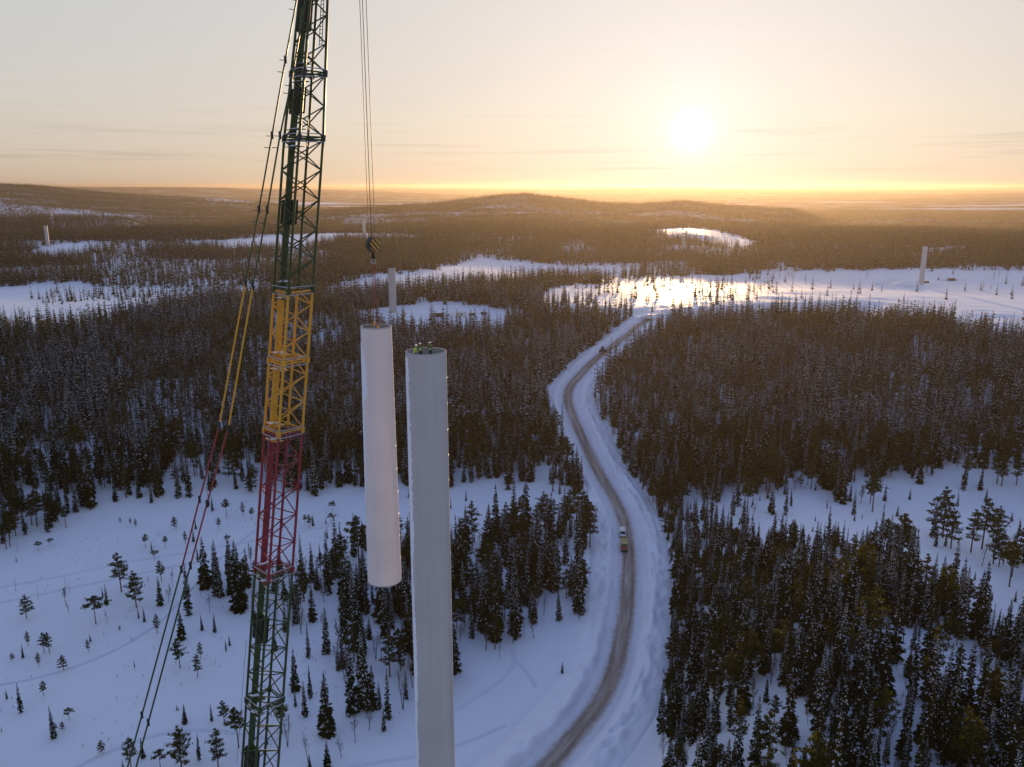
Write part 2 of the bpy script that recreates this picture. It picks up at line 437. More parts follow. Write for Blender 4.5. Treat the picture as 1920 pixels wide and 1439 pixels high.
def ground_material():
    m = bpy.data.materials.new('snow_ground'); m.use_nodes = True
    t = m.node_tree; b = t.nodes['Principled BSDF']
    at = t.nodes.new('ShaderNodeAttribute'); at.attribute_name = 'forest'
    c = t.nodes.new('ShaderNodeTexCoord')
    n = t.nodes.new('ShaderNodeTexNoise'); n.inputs['Scale'].default_value = 0.02; n.inputs['Detail'].default_value = 8
    n.inputs['Roughness'].default_value = 0.65
    t.links.new(c.outputs['Object'], n.inputs[0])
    fr = t.nodes.new('ShaderNodeValToRGB'); fr.color_ramp.elements[0].color = (0.024, 0.033, 0.014, 1); fr.color_ramp.elements[1].color = (0.075, 0.085, 0.05, 1)
    fr.color_ramp.elements[0].position = 0.35; fr.color_ramp.elements[1].position = 0.75
    t.links.new(n.outputs[0], fr.inputs[0])
    mx = t.nodes.new('ShaderNodeMix'); mx.data_type = 'RGBA'
    mx.inputs['A'].default_value = (*SNOW, 1)
    t.links.new(fr.outputs[0], mx.inputs['B']); t.links.new(at.outputs['Fac'], mx.inputs['Factor'])
    t.links.new(mx.outputs['Result'], b.inputs['Base Color'])
    b.inputs['Roughness'].default_value = 0.58
    sr = t.nodes.new('ShaderNodeMapRange'); sr.inputs['To Min'].default_value = 0.0; sr.inputs['To Max'].default_value = 0.38
    ac = t.nodes.new('ShaderNodeAttribute'); ac.attribute_name = 'crust'; t.links.new(ac.outputs['Fac'], sr.inputs['Value']); t.links.new(sr.outputs[0], b.inputs['Specular IOR Level'])
    n2 = t.nodes.new('ShaderNodeTexNoise'); n2.inputs['Scale'].default_value = 0.12; n2.inputs['Detail'].default_value = 9; n2.inputs['Roughness'].default_value = 0.55
    mp = t.nodes.new('ShaderNodeMapping'); mp.inputs['Scale'].default_value = (1, 0.45, 1); mp.inputs['Rotation'].default_value = (0, 0, 0.6)
    t.links.new(c.outputs['Object'], mp.inputs[0]); t.links.new(mp.outputs[0], n2.inputs[0])
    bp = t.nodes.new('ShaderNodeBump'); bp.inputs['Strength'].default_value = 0.5; bp.inputs['Distance'].default_value = 1.2
    t.links.new(n2.outputs[0], bp.inputs['Height']); t.links.new(bp.outputs[0], b.inputs['Normal'])
    return m
M_ground = ground_material()
me = mesh_np('snow_ground', V, F, [M_ground], smooth=True)
# far forest cover as ground colour beyond the built trees
fd = forest_density(TX, TY, TZ, sdT)
farw = np.clip((Rr - 700) / 900, 0, 1)
lakes = fbm(TX / 900 + 11, TY / 330 + 4, 3)
lk = np.clip((lakes - 0.62) / 0.03, 0, 1) * np.clip((Rr - 3200) / 600, 0, 1) * np.clip((7500 - Rr) / 500, 0, 1)
patch = np.clip((fbm(TX / 170 + 5, TY / 90, 4) - 0.56) / 0.06, 0, 1) * np.clip((Rr - 1600) / 800, 0, 1) * np.where((Rr > 3800) & (Rr < 9000), .30, .25)
cov = np.where(fd > 0.5, 1.0, np.where(fd > 0.2, 0.55, 0.0)) * farw
cov = np.where(Rr > 2600, np.maximum(cov, 1.0), cov) * (1 - lk) * (1 - patch)
cov = np.r_[cov.ravel(), 0].astype(np.float32)
a_ = me.attributes.new('forest', 'FLOAT', 'POINT'); a_.data.foreach_set('value', cov)
gl = np.r_[np.clip((1500 - Rr) / 500, 0, 1).ravel(), 0].astype(np.float32) * (1 - cov)
a_ = me.attributes.new('crust', 'FLOAT', 'POINT'); a_.data.foreach_set('value', gl)
g_o = put('snow_ground', me)
tag(g_o, 'snow covered ground rolling away to distant wooded hills', None, None, 'structure')

# ------------------------------------------------------------------ road
def road_material():
    m = bpy.data.materials.new('packed_snow_road'); m.use_nodes = True
    t = m.node_tree; b = t.nodes['Principled BSDF']
    at = t.nodes.new('ShaderNodeAttribute'); at.attribute_name = 'ruv'
    sp = t.nodes.new('ShaderNodeSeparateXYZ'); t.links.new(at.outputs['Vector'], sp.inputs[0])
    mp = t.nodes.new('ShaderNodeMapping'); mp.inputs['Scale'].default_value = (0.9, 0.05, 1); t.links.new(at.outputs['Vector'], mp.inputs[0])
    n = t.nodes.new('ShaderNodeTexNoise'); n.inputs['Scale'].default_value = 1.0; n.inputs['Detail'].default_value = 6
    t.links.new(mp.outputs[0], n.inputs[0])
    # wobble of the track edges
    nn = t.nodes.new('ShaderNodeTexNoise'); nn.inputs['Scale'].default_value = 0.5; nn.inputs['Detail'].default_value = 4
    t.links.new(at.outputs['Vector'], nn.inputs[0])
    wob = t.nodes.new('ShaderNodeMath'); wob.operation = 'MULTIPLY_ADD'; wob.inputs[1].default_value = 1.6
    t.links.new(nn.outputs[0], wob.inputs[0]); t.links.new(sp.outputs['X'], wob.inputs[2])
    sh = t.nodes.new('ShaderNodeMath'); sh.operation = 'MULTIPLY_ADD'; sh.inputs[1].default_value = 1 / 14; sh.inputs[2].default_value = 0.5 - 0.8 / 14
    t.links.new(wob.outputs[0], sh.inputs[0])
    r = t.nodes.new('ShaderNodeValToRGB'); el = r.color_ramp.elements
    stops = [(-6.5, (0.86, .88, .92)), (-4.6, (0.80, .82, .87)), (-2.6, (0.66, .67, .72)), (-2.0, (0.52, .46, .43)), (-1.4, (0.30, .215, .155)), (-0.5, (0.42, .33, .26)),
             (0.5, (0.36, .27, .20)), (1.4, (0.27, .19, .135)), (2.1, (0.52, .46, .43)), (2.8, (0.66, .67, .72)), (4.6, (0.80, .82, .87)), (6.0, (0.86, .88, .92))]
    while len(el) < len(stops): el.new(0.5)
    for i, (u, c) in enumerate(stops): el[i].position = u / 14 + .5; el[i].color = (*c, 1)
    t.links.new(sh.outputs[0], r.inputs[0])
    mx = t.nodes.new('ShaderNodeMix'); mx.data_type = 'RGBA'; mx.inputs['B'].default_value = (0.55, .53, .55, 1)
    fr = t.nodes.new('ShaderNodeValToRGB'); fr.color_ramp.elements[0].position = 0.45; fr.color_ramp.elements[1].position = 0.8
    t.links.new(n.outputs[0], fr.inputs[0])
    t.links.new(r.outputs[0], mx.inputs['A']); t.links.new(fr.outputs[0], mx.inputs['Factor'])
    # only let the streaks touch the driven part
    ab = t.nodes.new('ShaderNodeMath'); ab.operation = 'ABSOLUTE'; t.links.new(sp.outputs['X'], ab.inputs[0])
    lim = t.nodes.new('ShaderNodeMapRange'); lim.inputs['From Min'].default_value = 4; lim.inputs['From Max'].default_value = 5.5
    lim.inputs['To Min'].default_value = 0.75; lim.inputs['To Max'].default_value = 0
    t.links.new(ab.outputs[0], lim.inputs['Value'])
    ml = t.nodes.new('ShaderNodeMath'); ml.operation = 'MULTIPLY'; t.links.new(fr.outputs[0], ml.inputs[0]); t.links.new(lim.outputs[0], ml.inputs[1])
    t.links.new(ml.outputs[0], mx.inputs['Factor'])
    mp4 = t.nodes.new('ShaderNodeMapping'); mp4.inputs['Scale'].default_value = (0.35, 0.035, 1); t.links.new(at.outputs['Vector'], mp4.inputs[0])
    n4 = t.nodes.new('ShaderNodeTexNoise'); n4.inputs['Scale'].default_value = 1.0; n4.inputs['Detail'].default_value = 7; n4.inputs['Roughness'].default_value = .7
    t.links.new(mp4.outputs[0], n4.inputs[0])
    mr = t.nodes.new('ShaderNodeMapRange'); mr.inputs['From Min'].default_value = .3; mr.inputs['From Max'].default_value = .7; mr.inputs['To Min'].default_value = .45; mr.inputs['To Max'].default_value = 1.35
    t.links.new(n4.outputs[0], mr.inputs['Value'])
    lim2 = t.nodes.new('ShaderNodeMapRange'); lim2.inputs['From Min'].default_value = 1.6; lim2.inputs['From Max'].default_value = 3.2; lim2.inputs['To Min'].default_value = 1; lim2.inputs['To Max'].default_value = 0
    t.links.new(ab.outputs[0], lim2.inputs['Value'])
    vs = t.nodes.new('ShaderNodeVectorMath'); vs.operation = 'SCALE'; t.links.new(mx.outputs['Result'], vs.inputs[0]); t.links.new(mr.outputs[0], vs.inputs['Scale'])
    mx5 = t.nodes.new('ShaderNodeMix'); mx5.data_type = 'RGBA'; t.links.new(lim2.outputs[0], mx5.inputs['Factor'])
    t.links.new(mx.outputs['Result'], mx5.inputs['A']); t.links.new(vs.outputs[0], mx5.inputs['B'])
    t.links.new(mx5.outputs['Result'], b.inputs['Base Color'])
    b.inputs['Roughness'].default_value = 0.6; b.inputs['Specular IOR Level'].default_value = 0.3
    n3 = t.nodes.new('ShaderNodeTexNoise'); n3.inputs['Scale'].default_value = 1.1; n3.inputs['Detail'].default_value = 8; n3.inputs['Roughness'].default_value = .65
    t.links.new(at.outputs['Vector'], n3.inputs[0])
    bp = t.nodes.new('ShaderNodeBump'); bp.inputs['Strength'].default_value = 0.5; bp.inputs['Distance'].default_value = 0.35
    t.links.new(n3.outputs[0], bp.inputs['Height']); t.links.new(bp.outputs[0], b.inputs['Normal'])
    return m
us = np.concatenate([np.arange(-13.5, -4.4, 0.45), np.arange(-4.2, 4.3, 0.6), np.arange(4.5, 15.1, 0.45)])
S_ = np.arange(NR) * (LEN / (NR - 1))
U, SS = np.meshgrid(us, S_)
# stay single-valued on the inside of bends
XX = RP[:, 0][:, None] + RN[:, 0][:, None] * U; YY = RP[:, 1][:, None] + RN[:, 1][:, None] * U
au = np.where(U < 0, -U, U * 13.5 / 15)
wv = (fbm(SS / 9, U * 0 + np.sign(U) * 3, 3) - .5) * 3.0
au = np.clip(au + wv * np.clip((au - 4) / 2, 0, 1) * .5, 0, 13.5)
bank = np.clip((au - 4.3) / 1.3, 0, 1) * np.clip((12.2 - au) / 6.0, 0, 1)
lump = fbm(U / 2.2 + 3, SS / 3.0, 4)
prof = bank * (0.15 + 2.2 * lump + .9 * (fbm(U / .9 + 11, SS / 1.6, 2) - .35)) + 0.06 * (fbm(U / 1.2, SS / 6, 3) - .5) + np.where(np.abs(au - 2.9) < .8, .10, 0) * lump
ridge2 = np.exp(-((U - 8.6 - 1.2 * np.sin(SS / 23)) / .9) ** 2) * 0.7 * vnoise(SS / 4, U * 0)
edge = np.clip((np.where(U < 0, -U, U * .9) - 11.0) / 2.5, 0, 1)
gz = ground_h(XX, YY)
mixw = np.clip((au - 6) / 6, 0, 1)
ZZ = rz[:, None] * (1 - mixw) + gz * mixw + prof + ridge2 * (1 - edge) - edge * .75
Vr = np.stack([XX, YY, ZZ], 2).reshape(-1, 3)
n0, n1 = XX.shape
i0 = np.arange(n0 - 1)[:, None] * n1; j0 = np.arange(n1 - 1)[None]
Fr = np.stack([i0 + j0, i0 + j0 + 1, i0 + n1 + j0 + 1, i0 + n1 + j0], 2).reshape(-1, 4)
me = mesh_np('road', Vr, Fr, [road_material()], smooth=True)
a_ = me.attributes.new('ruv', 'FLOAT_VECTOR', 'POINT')
a_.data.foreach_set('vector', np.stack([U, SS, U * 0], 2).astype(np.float32).ravel())
tag(put('road', me), 'ploughed winter road with brown wheel tracks and snow banks', None, None, 'structure')

# snowmobile tracks: low ridged ribbons pressed into the bog
M_track = mat('pressed_snow', (0.74, 0.77, 0.83), 0.7, spec=0.25)
def ribbon(name, pts, w, label):
    P = np.array([cast(px, py, ground_h)[:2] for px, py in pts]); Q, L = resample(P, 10); Q, L = resample(P, max(12, int(L / 2)))
    T = np.gradient(Q, axis=0); T /= np.linalg.norm(T, axis=1)[:, None]; N = np.stack([T[:, 1], -T[:, 0]], 1)
    w = w * .5; off = np.array([-w * .8, -w * .5, -w * .3, 0, w * .3, w * .5, w * .8]); hh = np.array([-.2, .17, .02, .08, .02, .17, -.2])
    Vv = []
    for o, h in zip(off, hh):
        X = Q[:, 0] + N[:, 0] * o; Y = Q[:, 1] + N[:, 1] * o
        Vv.append(np.stack([X, Y, ground_h(X, Y) + h], 1))
    Vv = np.stack(Vv, 1); a, b, _ = Vv.shape
    i0 = np.arange(a - 1)[:, None] * b; j0 = np.arange(b - 1)[None]
    Fv = np.stack([i0 + j0, i0 + j0 + 1, i0 + b + j0 + 1, i0 + b + j0], 2).reshape(-1, 4)
    tag(put(name, mesh_np(name, Vv.reshape(-1, 3), Fv, [M_track], smooth=True)), label, None, None, 'structure')
ribbon('snowmobile_track', [(-40, 1112), (120, 1080), (260, 1050), (380, 1034), (520, 1005), (640, 985)], 1.6, 'faint snowmobile track crossing the open bog')
ribbon('snowmobile_track', [(-40, 1140), (150, 1100), (330, 1062), (420, 1045), (560, 1010)], 1.6, 'second snowmobile track crossing the open bog')
ribbon('snowmobile_track', [(80, 1470), (180, 1420), (270, 1384), (340, 1369), (430, 1372), (520, 1390)], 1.5, 'curved snowmobile track between the pines near the crane')
ribbon('snowmobile_track', [(860, 1330), (915, 1295), (955, 1262), (966, 1240), (960, 1215)], 1.8, 'track curving out from the spruce stand')
ribbon('snowmobile_track', [(-30, 1290), (120, 1262), (230, 1215), (300, 1170), (345, 1120), (420, 1040), (520, 960)], 1.0, 'thin ski trail slanting up between the bog pines')
ribbon('snowmobile_track', [(560, 1470), (640, 1440), (760, 1425), (860, 1400), (950, 1360)], 1.4, 'faint track leading past the tower foot to the road')
ribbon('snowmobile_track', [(1005, 1290), (990, 1262), (966, 1240)], 1.2, 'short track branching off below the spruce stand')

# ------------------------------------------------------------------ trees
class TB:                                     # triangle builder, material index per tri
    def __init__(s): s.v = []; s.f = []; s.m = []
    def tri(s, a, b, c, m):
        n = len(s.v); s.v += [a, b, c]; s.f.append((n, n + 1, n + 2)); s.m.append(m)
    def roof(s, base, tip, wid, drop, m):      # bough: ridge with two hanging wings
        base = np.array(base); tip = np.array(tip); d = tip - base
        side = np.cross(d, (0, 0, 1)); side /= np.linalg.norm(side) + 1e-6
        mid = base + d * .58
        l = mid + side * wid - np.array((0, 0, drop)); r = mid - side * wid - np.array((0, 0, drop))
        n = len(s.v); s.v += [base, l, tip, r]; s.f += [(n, n + 1, n + 2), (n, n + 2, n + 3)]; s.m += [m, m]
    def cone(s, p0, p1, r0, r1, k, m):
        p0 = np.array(p0, float); p1 = np.array(p1, float); d = p1 - p0; d = d / np.linalg.norm(d)
        u = np.cross(d, (0, 1, 0) if abs(d[1]) < .9 else (1, 0, 0)); u /= np.linalg.norm(u); w = np.cross(d, u)
        n = len(s.v)
        for i in range(k):
            a = 2 * math.pi * i / k; c = u * math.cos(a) + w * math.sin(a)
            s.v += [p0 + c * r0, p1 + c * r1]
        for i in range(k):
            a = n + 2 * i; b = n + 2 * ((i + 1) % k)
            s.f += [(a, b, b + 1), (a, b + 1, a + 1)]; s.m += [m, m]
    def mesh(s, name, mats):
        return mesh_np(name, np.array(s.v), np.array(s.f, dtype=np.int32), mats, s.m)

def spruce(rs, H, rmax, whorls, per, snow, t0=0.06, ragged=0.25, wid=0.26, feather=False):
    crown, sn, trunk = TB(), TB(), TB()
    trunk.cone((0, 0, -0.3), (0, 0, H * .97), 0.012 * H, 0.015, 6, 0)
    for i in range(whorls):
        t = t0 + (1 - t0) * (i + rs.random() * .6) / whorls
        z = H * t
        rad_ = rmax * (1 - t) ** 0.85 * (1 - .35 * max(0, .18 - t) / .18) + 0.12
        for j in range(per):
            a = 2 * math.pi * (j + rs.random() * .9) / per + i * 2.4
            L = rad_ * (1 - ragged + 2 * ragged * rs.random())
            if rs.random() < (.16 if feather else .07): continue
            dr = L * (0.25 + .45 * (1 - t) + .2 * rs.random())
            b = np.array((0.03 * math.cos(a), 0.03 * math.sin(a), z))
            tip = np.array((L * math.cos(a), L * math.sin(a), z - dr))
            w = L * wid + .08
            crown.roof(b, tip, w, .08 + L * .18, 0)
            if feather and L > .35:
                for sg in (-1, 1):
                    f1 = rs.uniform(.25, .5); a3 = a + sg * rs.uniform(.5, .8); l3 = L * rs.uniform(.4, .62)
                    q0 = b + (tip - b) * f1; q1 = q0 + np.array((l3 * math.cos(a3), l3 * math.sin(a3), -dr * .55))
                    crown.roof(q0, q1, w * .6, .06 + L * .12, 0)
            if rs.random() < snow:
                o = np.array((0, 0, 0.04 + .02 * L)); f0 = rs.uniform(.10, .45)
                sn.roof(b + (tip - b) * f0 + o, b + (tip - b) * min(1, f0 + rs.uniform(.35, .55)) + o, w * rs.uniform(.5, .95), .05 + L * .10, 0)
    crown.cone((0, 0, H * .93), (0, 0, H * 1.03), .12, .0, 4, 0)
    return trunk, crown, sn

def pine(rs, H, bare, spread, limbs, cl, snow, dens=9):
    crown, sn, trunk = TB(), TB(), TB()
    bend = rs.uniform(-.04, .04) * H
    top = np.array((bend, -bend * .5, H * .95))
    trunk.cone((0, 0, -.3), top * np.array((.4, .4, .6)), .016 * H, .010 * H, 6, 0)
    trunk.cone(top * np.array((.4, .4, .6)), top, .010 * H, .02, 5, 0)
    for i in range(limbs):
        t = bare + (1 - bare) * (i + rs.random()) / limbs
        a = i * 2.4 + rs.random()
        L = spread * (math.sin(math.pi * min(1, (t - bare) / (1 - bare) * .75 + .28)) ** .8) * rs.uniform(.6, 1.1)
        p = top * np.array((t, t, t)) if t > .6 else np.array((top[0] * t * .67, top[1] * t * .67, H * .95 * t))
        q = p + np.array((L * math.cos(a), L * math.sin(a), L * rs.uniform(.0, .35)))
        trunk.cone(p, q, .05, .015, 3, 0)
        for c in range(cl):
            f = .45 + .6 * c / max(1, cl - 1)
            cc = p + (q - p) * f + rs.normal(0, .12 * L + .05, 3) * np.array((1, 1, .5))
            s = (.22 + .16 * L) * rs.uniform(.8, 1.2)
            for _ in range(dens):
                d = rs.normal(0, 1, 3) * np.array((1, 1, .5)); d /= np.linalg.norm(d)
                e2 = rs.normal(0, 1, 3); e2 /= np.linalg.norm(e2)
                o = cc + rs.normal(0, s * .45, 3) * np.array((1, 1, .45))
                crown.tri(o, o + d * s * .9, o + e2 * s * .65, 0)
            if rs.random() < snow:
                o = cc + np.array((0, 0, s * .35))
                sn.roof(o - np.array((s * .6, 0, 0)), o + np.array((s * .6, s * .3, 0)), s * .4, .04, 0)
    return trunk, crown, sn

def birch(rs, H, n):
    crown, trunk = TB(), TB()
    for k in range(rs.integers(1, 4)):
        lean = rs.normal(0, .08, 2) * H
        top = np.array((lean[0], lean[1], H * rs.uniform(.8, 1)))
        b0 = np.array((rs.normal(0, .15), rs.normal(0, .15), -.2))
        trunk.cone(b0, top, .008 * H + .02, .012, 5, 0)
        for i in range(n):
            t = rs.uniform(.25, .97); p = b0 + (top - b0) * t; a = rs.uniform(0, 6.28)
            L = H * .30 * (1.1 - t) + .3
            q = p + np.array((L * .55 * math.cos(a), L * .55 * math.sin(a), L * .9))
            s = np.array((-math.sin(a), math.cos(a), 0)) * .042
            crown.tri(p - s, p + s, q, 0)
            for _ in range(7):
                m = p + (q - p) * rs.uniform(.3, .9); a2 = rs.uniform(0, 6.28); l2 = L * .45
                crown.tri(m, m + np.array((.035, .035, 0)), m + np.array((l2 * .6 * math.cos(a2), l2 * .6 * math.sin(a2), l2 * .8)), 0)
    return trunk, crown, TB()

def joined(name, tr, mats):
    b = TB()
    for k, part in enumerate(tr):
        n = len(b.v); b.v += part.v; b.f += [tuple(i + n for i in f) for f in part.f]; b.m += [k] * len(part.f)
    return b.mesh(name, mats)

rs = np.random.default_rng(21)
KIND = {}
def reg(kind, tr, mats):
    names = ('trunk', 'crown', 'snow')
    KIND.setdefault(kind, []).append([(n, p.mesh(n + '_mesh', [m])) for n, p, m in zip(names, tr, mats) if p.f])
SM = [M_bark, M_needle, M_bsnow]; PM_ = [M_pbark, M_pine, M_bsnow]; BM = [M_twig, M_twig, M_bsnow]
near_sp, near_pi, near_bi = [], [], []
for rm, sno, rg in ((1.75, .30, .36), (1.3, .58, .30), (1.1, .36, .36), (2.0, .46, .34), (1.5, .92, .28), (.9, .45, .42)):
    t = spruce(rs, 14, rm, 31, 8, sno, ragged=rg + .08, wid=.15, feather=True); reg('spruce', t, SM); near_sp.append(t)
for bare, spd, sno in ((.35, 2.0, .08), (.22, 2.3, .1), (.5, 2.0, .05), (.28, 1.6, .12)):
    t = pine(rs, 11, bare, spd, 26, 4, sno, 15); reg('pine', t, PM_); near_pi.append(t)
t = pine(rs, 8, .62, 2.6, 13, 5, .2, 15); reg('pine', t, PM_)
for n in (16, 22, 26):
    t = birch(rs, 8, n); reg('birch', t, BM); near_bi.append(t)
for q in range(2):                            # dead standing trees
    trk, crn = TB(), TB()
    trk.cone((0, 0, -.3), (.25, .1, 8), .11, .03, 5, 0)
    for i in range(16):
        t = rs.uniform(.35, .95); a = rs.uniform(0, 6.28); L = rs.uniform(.4, 1.1)
        p = np.array((.25 * t, .1 * t, 8 * t)); crn.cone(p, p + np.array((L * math.cos(a), L * math.sin(a), rs.uniform(-.1, .4))), .03, .008, 3, 0)
    reg('dead', (trk, crn, TB()), [M_dead, M_dead, M_bsnow])

near_src = [joined('spruce_near', t, SM) for t in near_sp] + [joined('pine_near', near_pi[i], PM_) for i in (0, 1)] + [joined('birch_near', near_bi[1], BM)]
mid_src = [joined('spruce_mid', spruce(rs, 13, rm, 17, 6, sn, ragged=.3, wid=.34), SM) for rm, sn in ((1.6, .45), (1.25, .28), (1.9, .75), (1.4, 1.0))] + \
          [joined('pine_mid', pine(rs, 12, .3, 1.8, 12, 3, .3), PM_), joined('birch_mid', birch(rs, 9, 14), BM)]
far_src = [joined('spruce_far', spruce(rs, 13, rm, 9, 5, sn, ragged=.3, wid=.45), SM) for rm, sn in ((1.7, .14), (1.4, .08), (2.0, .18))] + \
          [joined('pine_far', pine(rs, 12, .3, 1.9, 8, 2, .2), PM_)]
def clump():
    b = TB(); out = [TB(), TB(), TB()]
    for _ in range(9):
        ox, oy = rs.uniform(-11, 11, 2); H = rs.uniform(9, 15)
        tr = spruce(rs, H, rs.uniform(1.8, 2.8), 4, 4, .06, ragged=.3, wid=.6)
        for k in (1, 2):
            n = len(out[k].v); out[k].v += [v + np.array((ox, oy, -.8)) for v in tr[k].v]
            out[k].f += [tuple(i + n for i in f) for f in tr[k].f]; out[k].m += [0] * len(tr[k].f)
    return out
clump_src = [joined('tree_clump', clump(), SM) for _ in range(4)]

def scatter(r0, r1, spacing, azmax=40):
    n = int(2 * r1 / spacing)
    xs = np.arange(-r1, r1, spacing); ys = np.arange(0, r1, spacing)
    X, Y = np.meshgrid(xs, ys); X = X.ravel(); Y = Y.ravel()
    rr = np.hypot(X, Y); m = (rr > r0) & (rr < r1) & (np.abs(np.degrees(np.arctan2(X, Y))) < azmax)
    X, Y = X[m], Y[m]
    X = X + rng.uniform(-.55, .55, len(X)) * spacing; Y = Y + rng.uniform(-.55, .55, len(X)) * spacing
    Z = ground_h(X, Y); sd, _ = road_dist(X, Y)
    d = forest_density(X, Y, Z, sd)
    k = rng.random(len(X)) < d
    return X[k], Y[k], Z[k], d[k]

forests = []
def build_forest(name, label, sources, X, Y, Z, scl, idx):
    me = bpy.data.meshes.new(name)
    me.vertices.add(len(X)); me.vertices.foreach_set('co', np.stack([X, Y, Z], 1).astype(np.float32).ravel())
    a = me.attributes.new('tree_scale', 'FLOAT_VECTOR', 'POINT'); a.data.foreach_set('vector', scl.astype(np.float32).ravel())
    a = me.attributes.new('tree_turn', 'FLOAT_VECTOR', 'POINT')
    rot = np.stack([rng.normal(0, .02, len(X)), rng.normal(0, .02, len(X)), rng.uniform(0, 6.28, len(X))], 1); a.data.foreach_set('vector', rot.astype(np.float32).ravel())
    a = me.attributes.new('tree_kind', 'INT', 'POINT'); a.data.foreach_set('value', idx.astype(np.int32))
    o = put(name, me); tag(o, label, None, None, 'stuff')
    ng = bpy.data.node_groups.new(name, 'GeometryNodeTree')
    ng.interface.new_socket('Geometry', in_out='INPUT', socket_type='NodeSocketGeometry')
    ng.interface.new_socket('Geometry', in_out='OUTPUT', socket_type='NodeSocketGeometry')
    gi = ng.nodes.new('NodeGroupInput'); go = ng.nodes.new('NodeGroupOutput')
    g2i = ng.nodes.new('GeometryNodeGeometryToInstance')
    for s in reversed(sources):
        so_ = bpy.data.objects.new(s.name, s)
        oi = ng.nodes.new('GeometryNodeObjectInfo'); oi.inputs['Object'].default_value = so_
        oi.inputs['As Instance'].default_value = True
        ng.links.new(oi.outputs['Geometry'], g2i.inputs[0])
    # Object Info instances are joined by a Join Geometry, picked one by one
    jn = ng.nodes.new('GeometryNodeJoinGeometry')
    for l in list(g2i.inputs[0].links): ng.links.new(l.from_socket, jn.inputs[0])
    ng.nodes.remove(g2i)
    ip = ng.nodes.new('GeometryNodeInstanceOnPoints'); ip.inputs['Pick Instance'].default_value = True
    def named(n_, ty):
        k = ng.nodes.new('GeometryNodeInputNamedAttribute'); k.data_type = ty; k.inputs['Name'].default_value = n_; return k.outputs['Attribute']
    ng.links.new(gi.outputs[0], ip.inputs['Points']); ng.links.new(jn.outputs[0], ip.inputs['Instance'])
    ng.links.new(named('tree_kind', 'INT'), ip.inputs['Instance Index'])
    ng.links.new(named('tree_turn', 'FLOAT_VECTOR'), ip.inputs['Rotation'])
    ng.links.new(named('tree_scale', 'FLOAT_VECTOR'), ip.inputs['Scale'])
    ng.links.new(ip.outputs[0], go.inputs[0])
    md = o.modifiers.new('instances', 'NODES'); md.node_group = ng
    return o

PROTO_COUNT = {}
def plant(kind, var, x, y, z, h, label, group, turn=None):
    parts = KIND[kind][var]
    H0 = {'spruce': 14, 'pine': 11 if var < 4 else 8, 'birch': 8, 'dead': 8}[kind]
    s = h / H0
    nm = {'spruce': 'spruce_tree', 'pine': 'pine_tree', 'birch': 'birch_tree', 'dead': 'dead_tree'}[kind]
    M = Matrix.Translation((x, y, z)) @ Matrix.Rotation(turn if turn is not None else random.uniform(0, 6.28), 4, 'Z') @ Matrix.Diagonal((s, s, s, 1))
    root = put(nm, None, None, M); root.empty_display_size = .5
    tag(root, label, 'tree', group)
    for n, m in parts:
        o = bpy.data.objects.new(n, m); o.parent = root; COL.objects.link(o)
        if n == 'snow': o['kind'] = 'stuff'
    return root

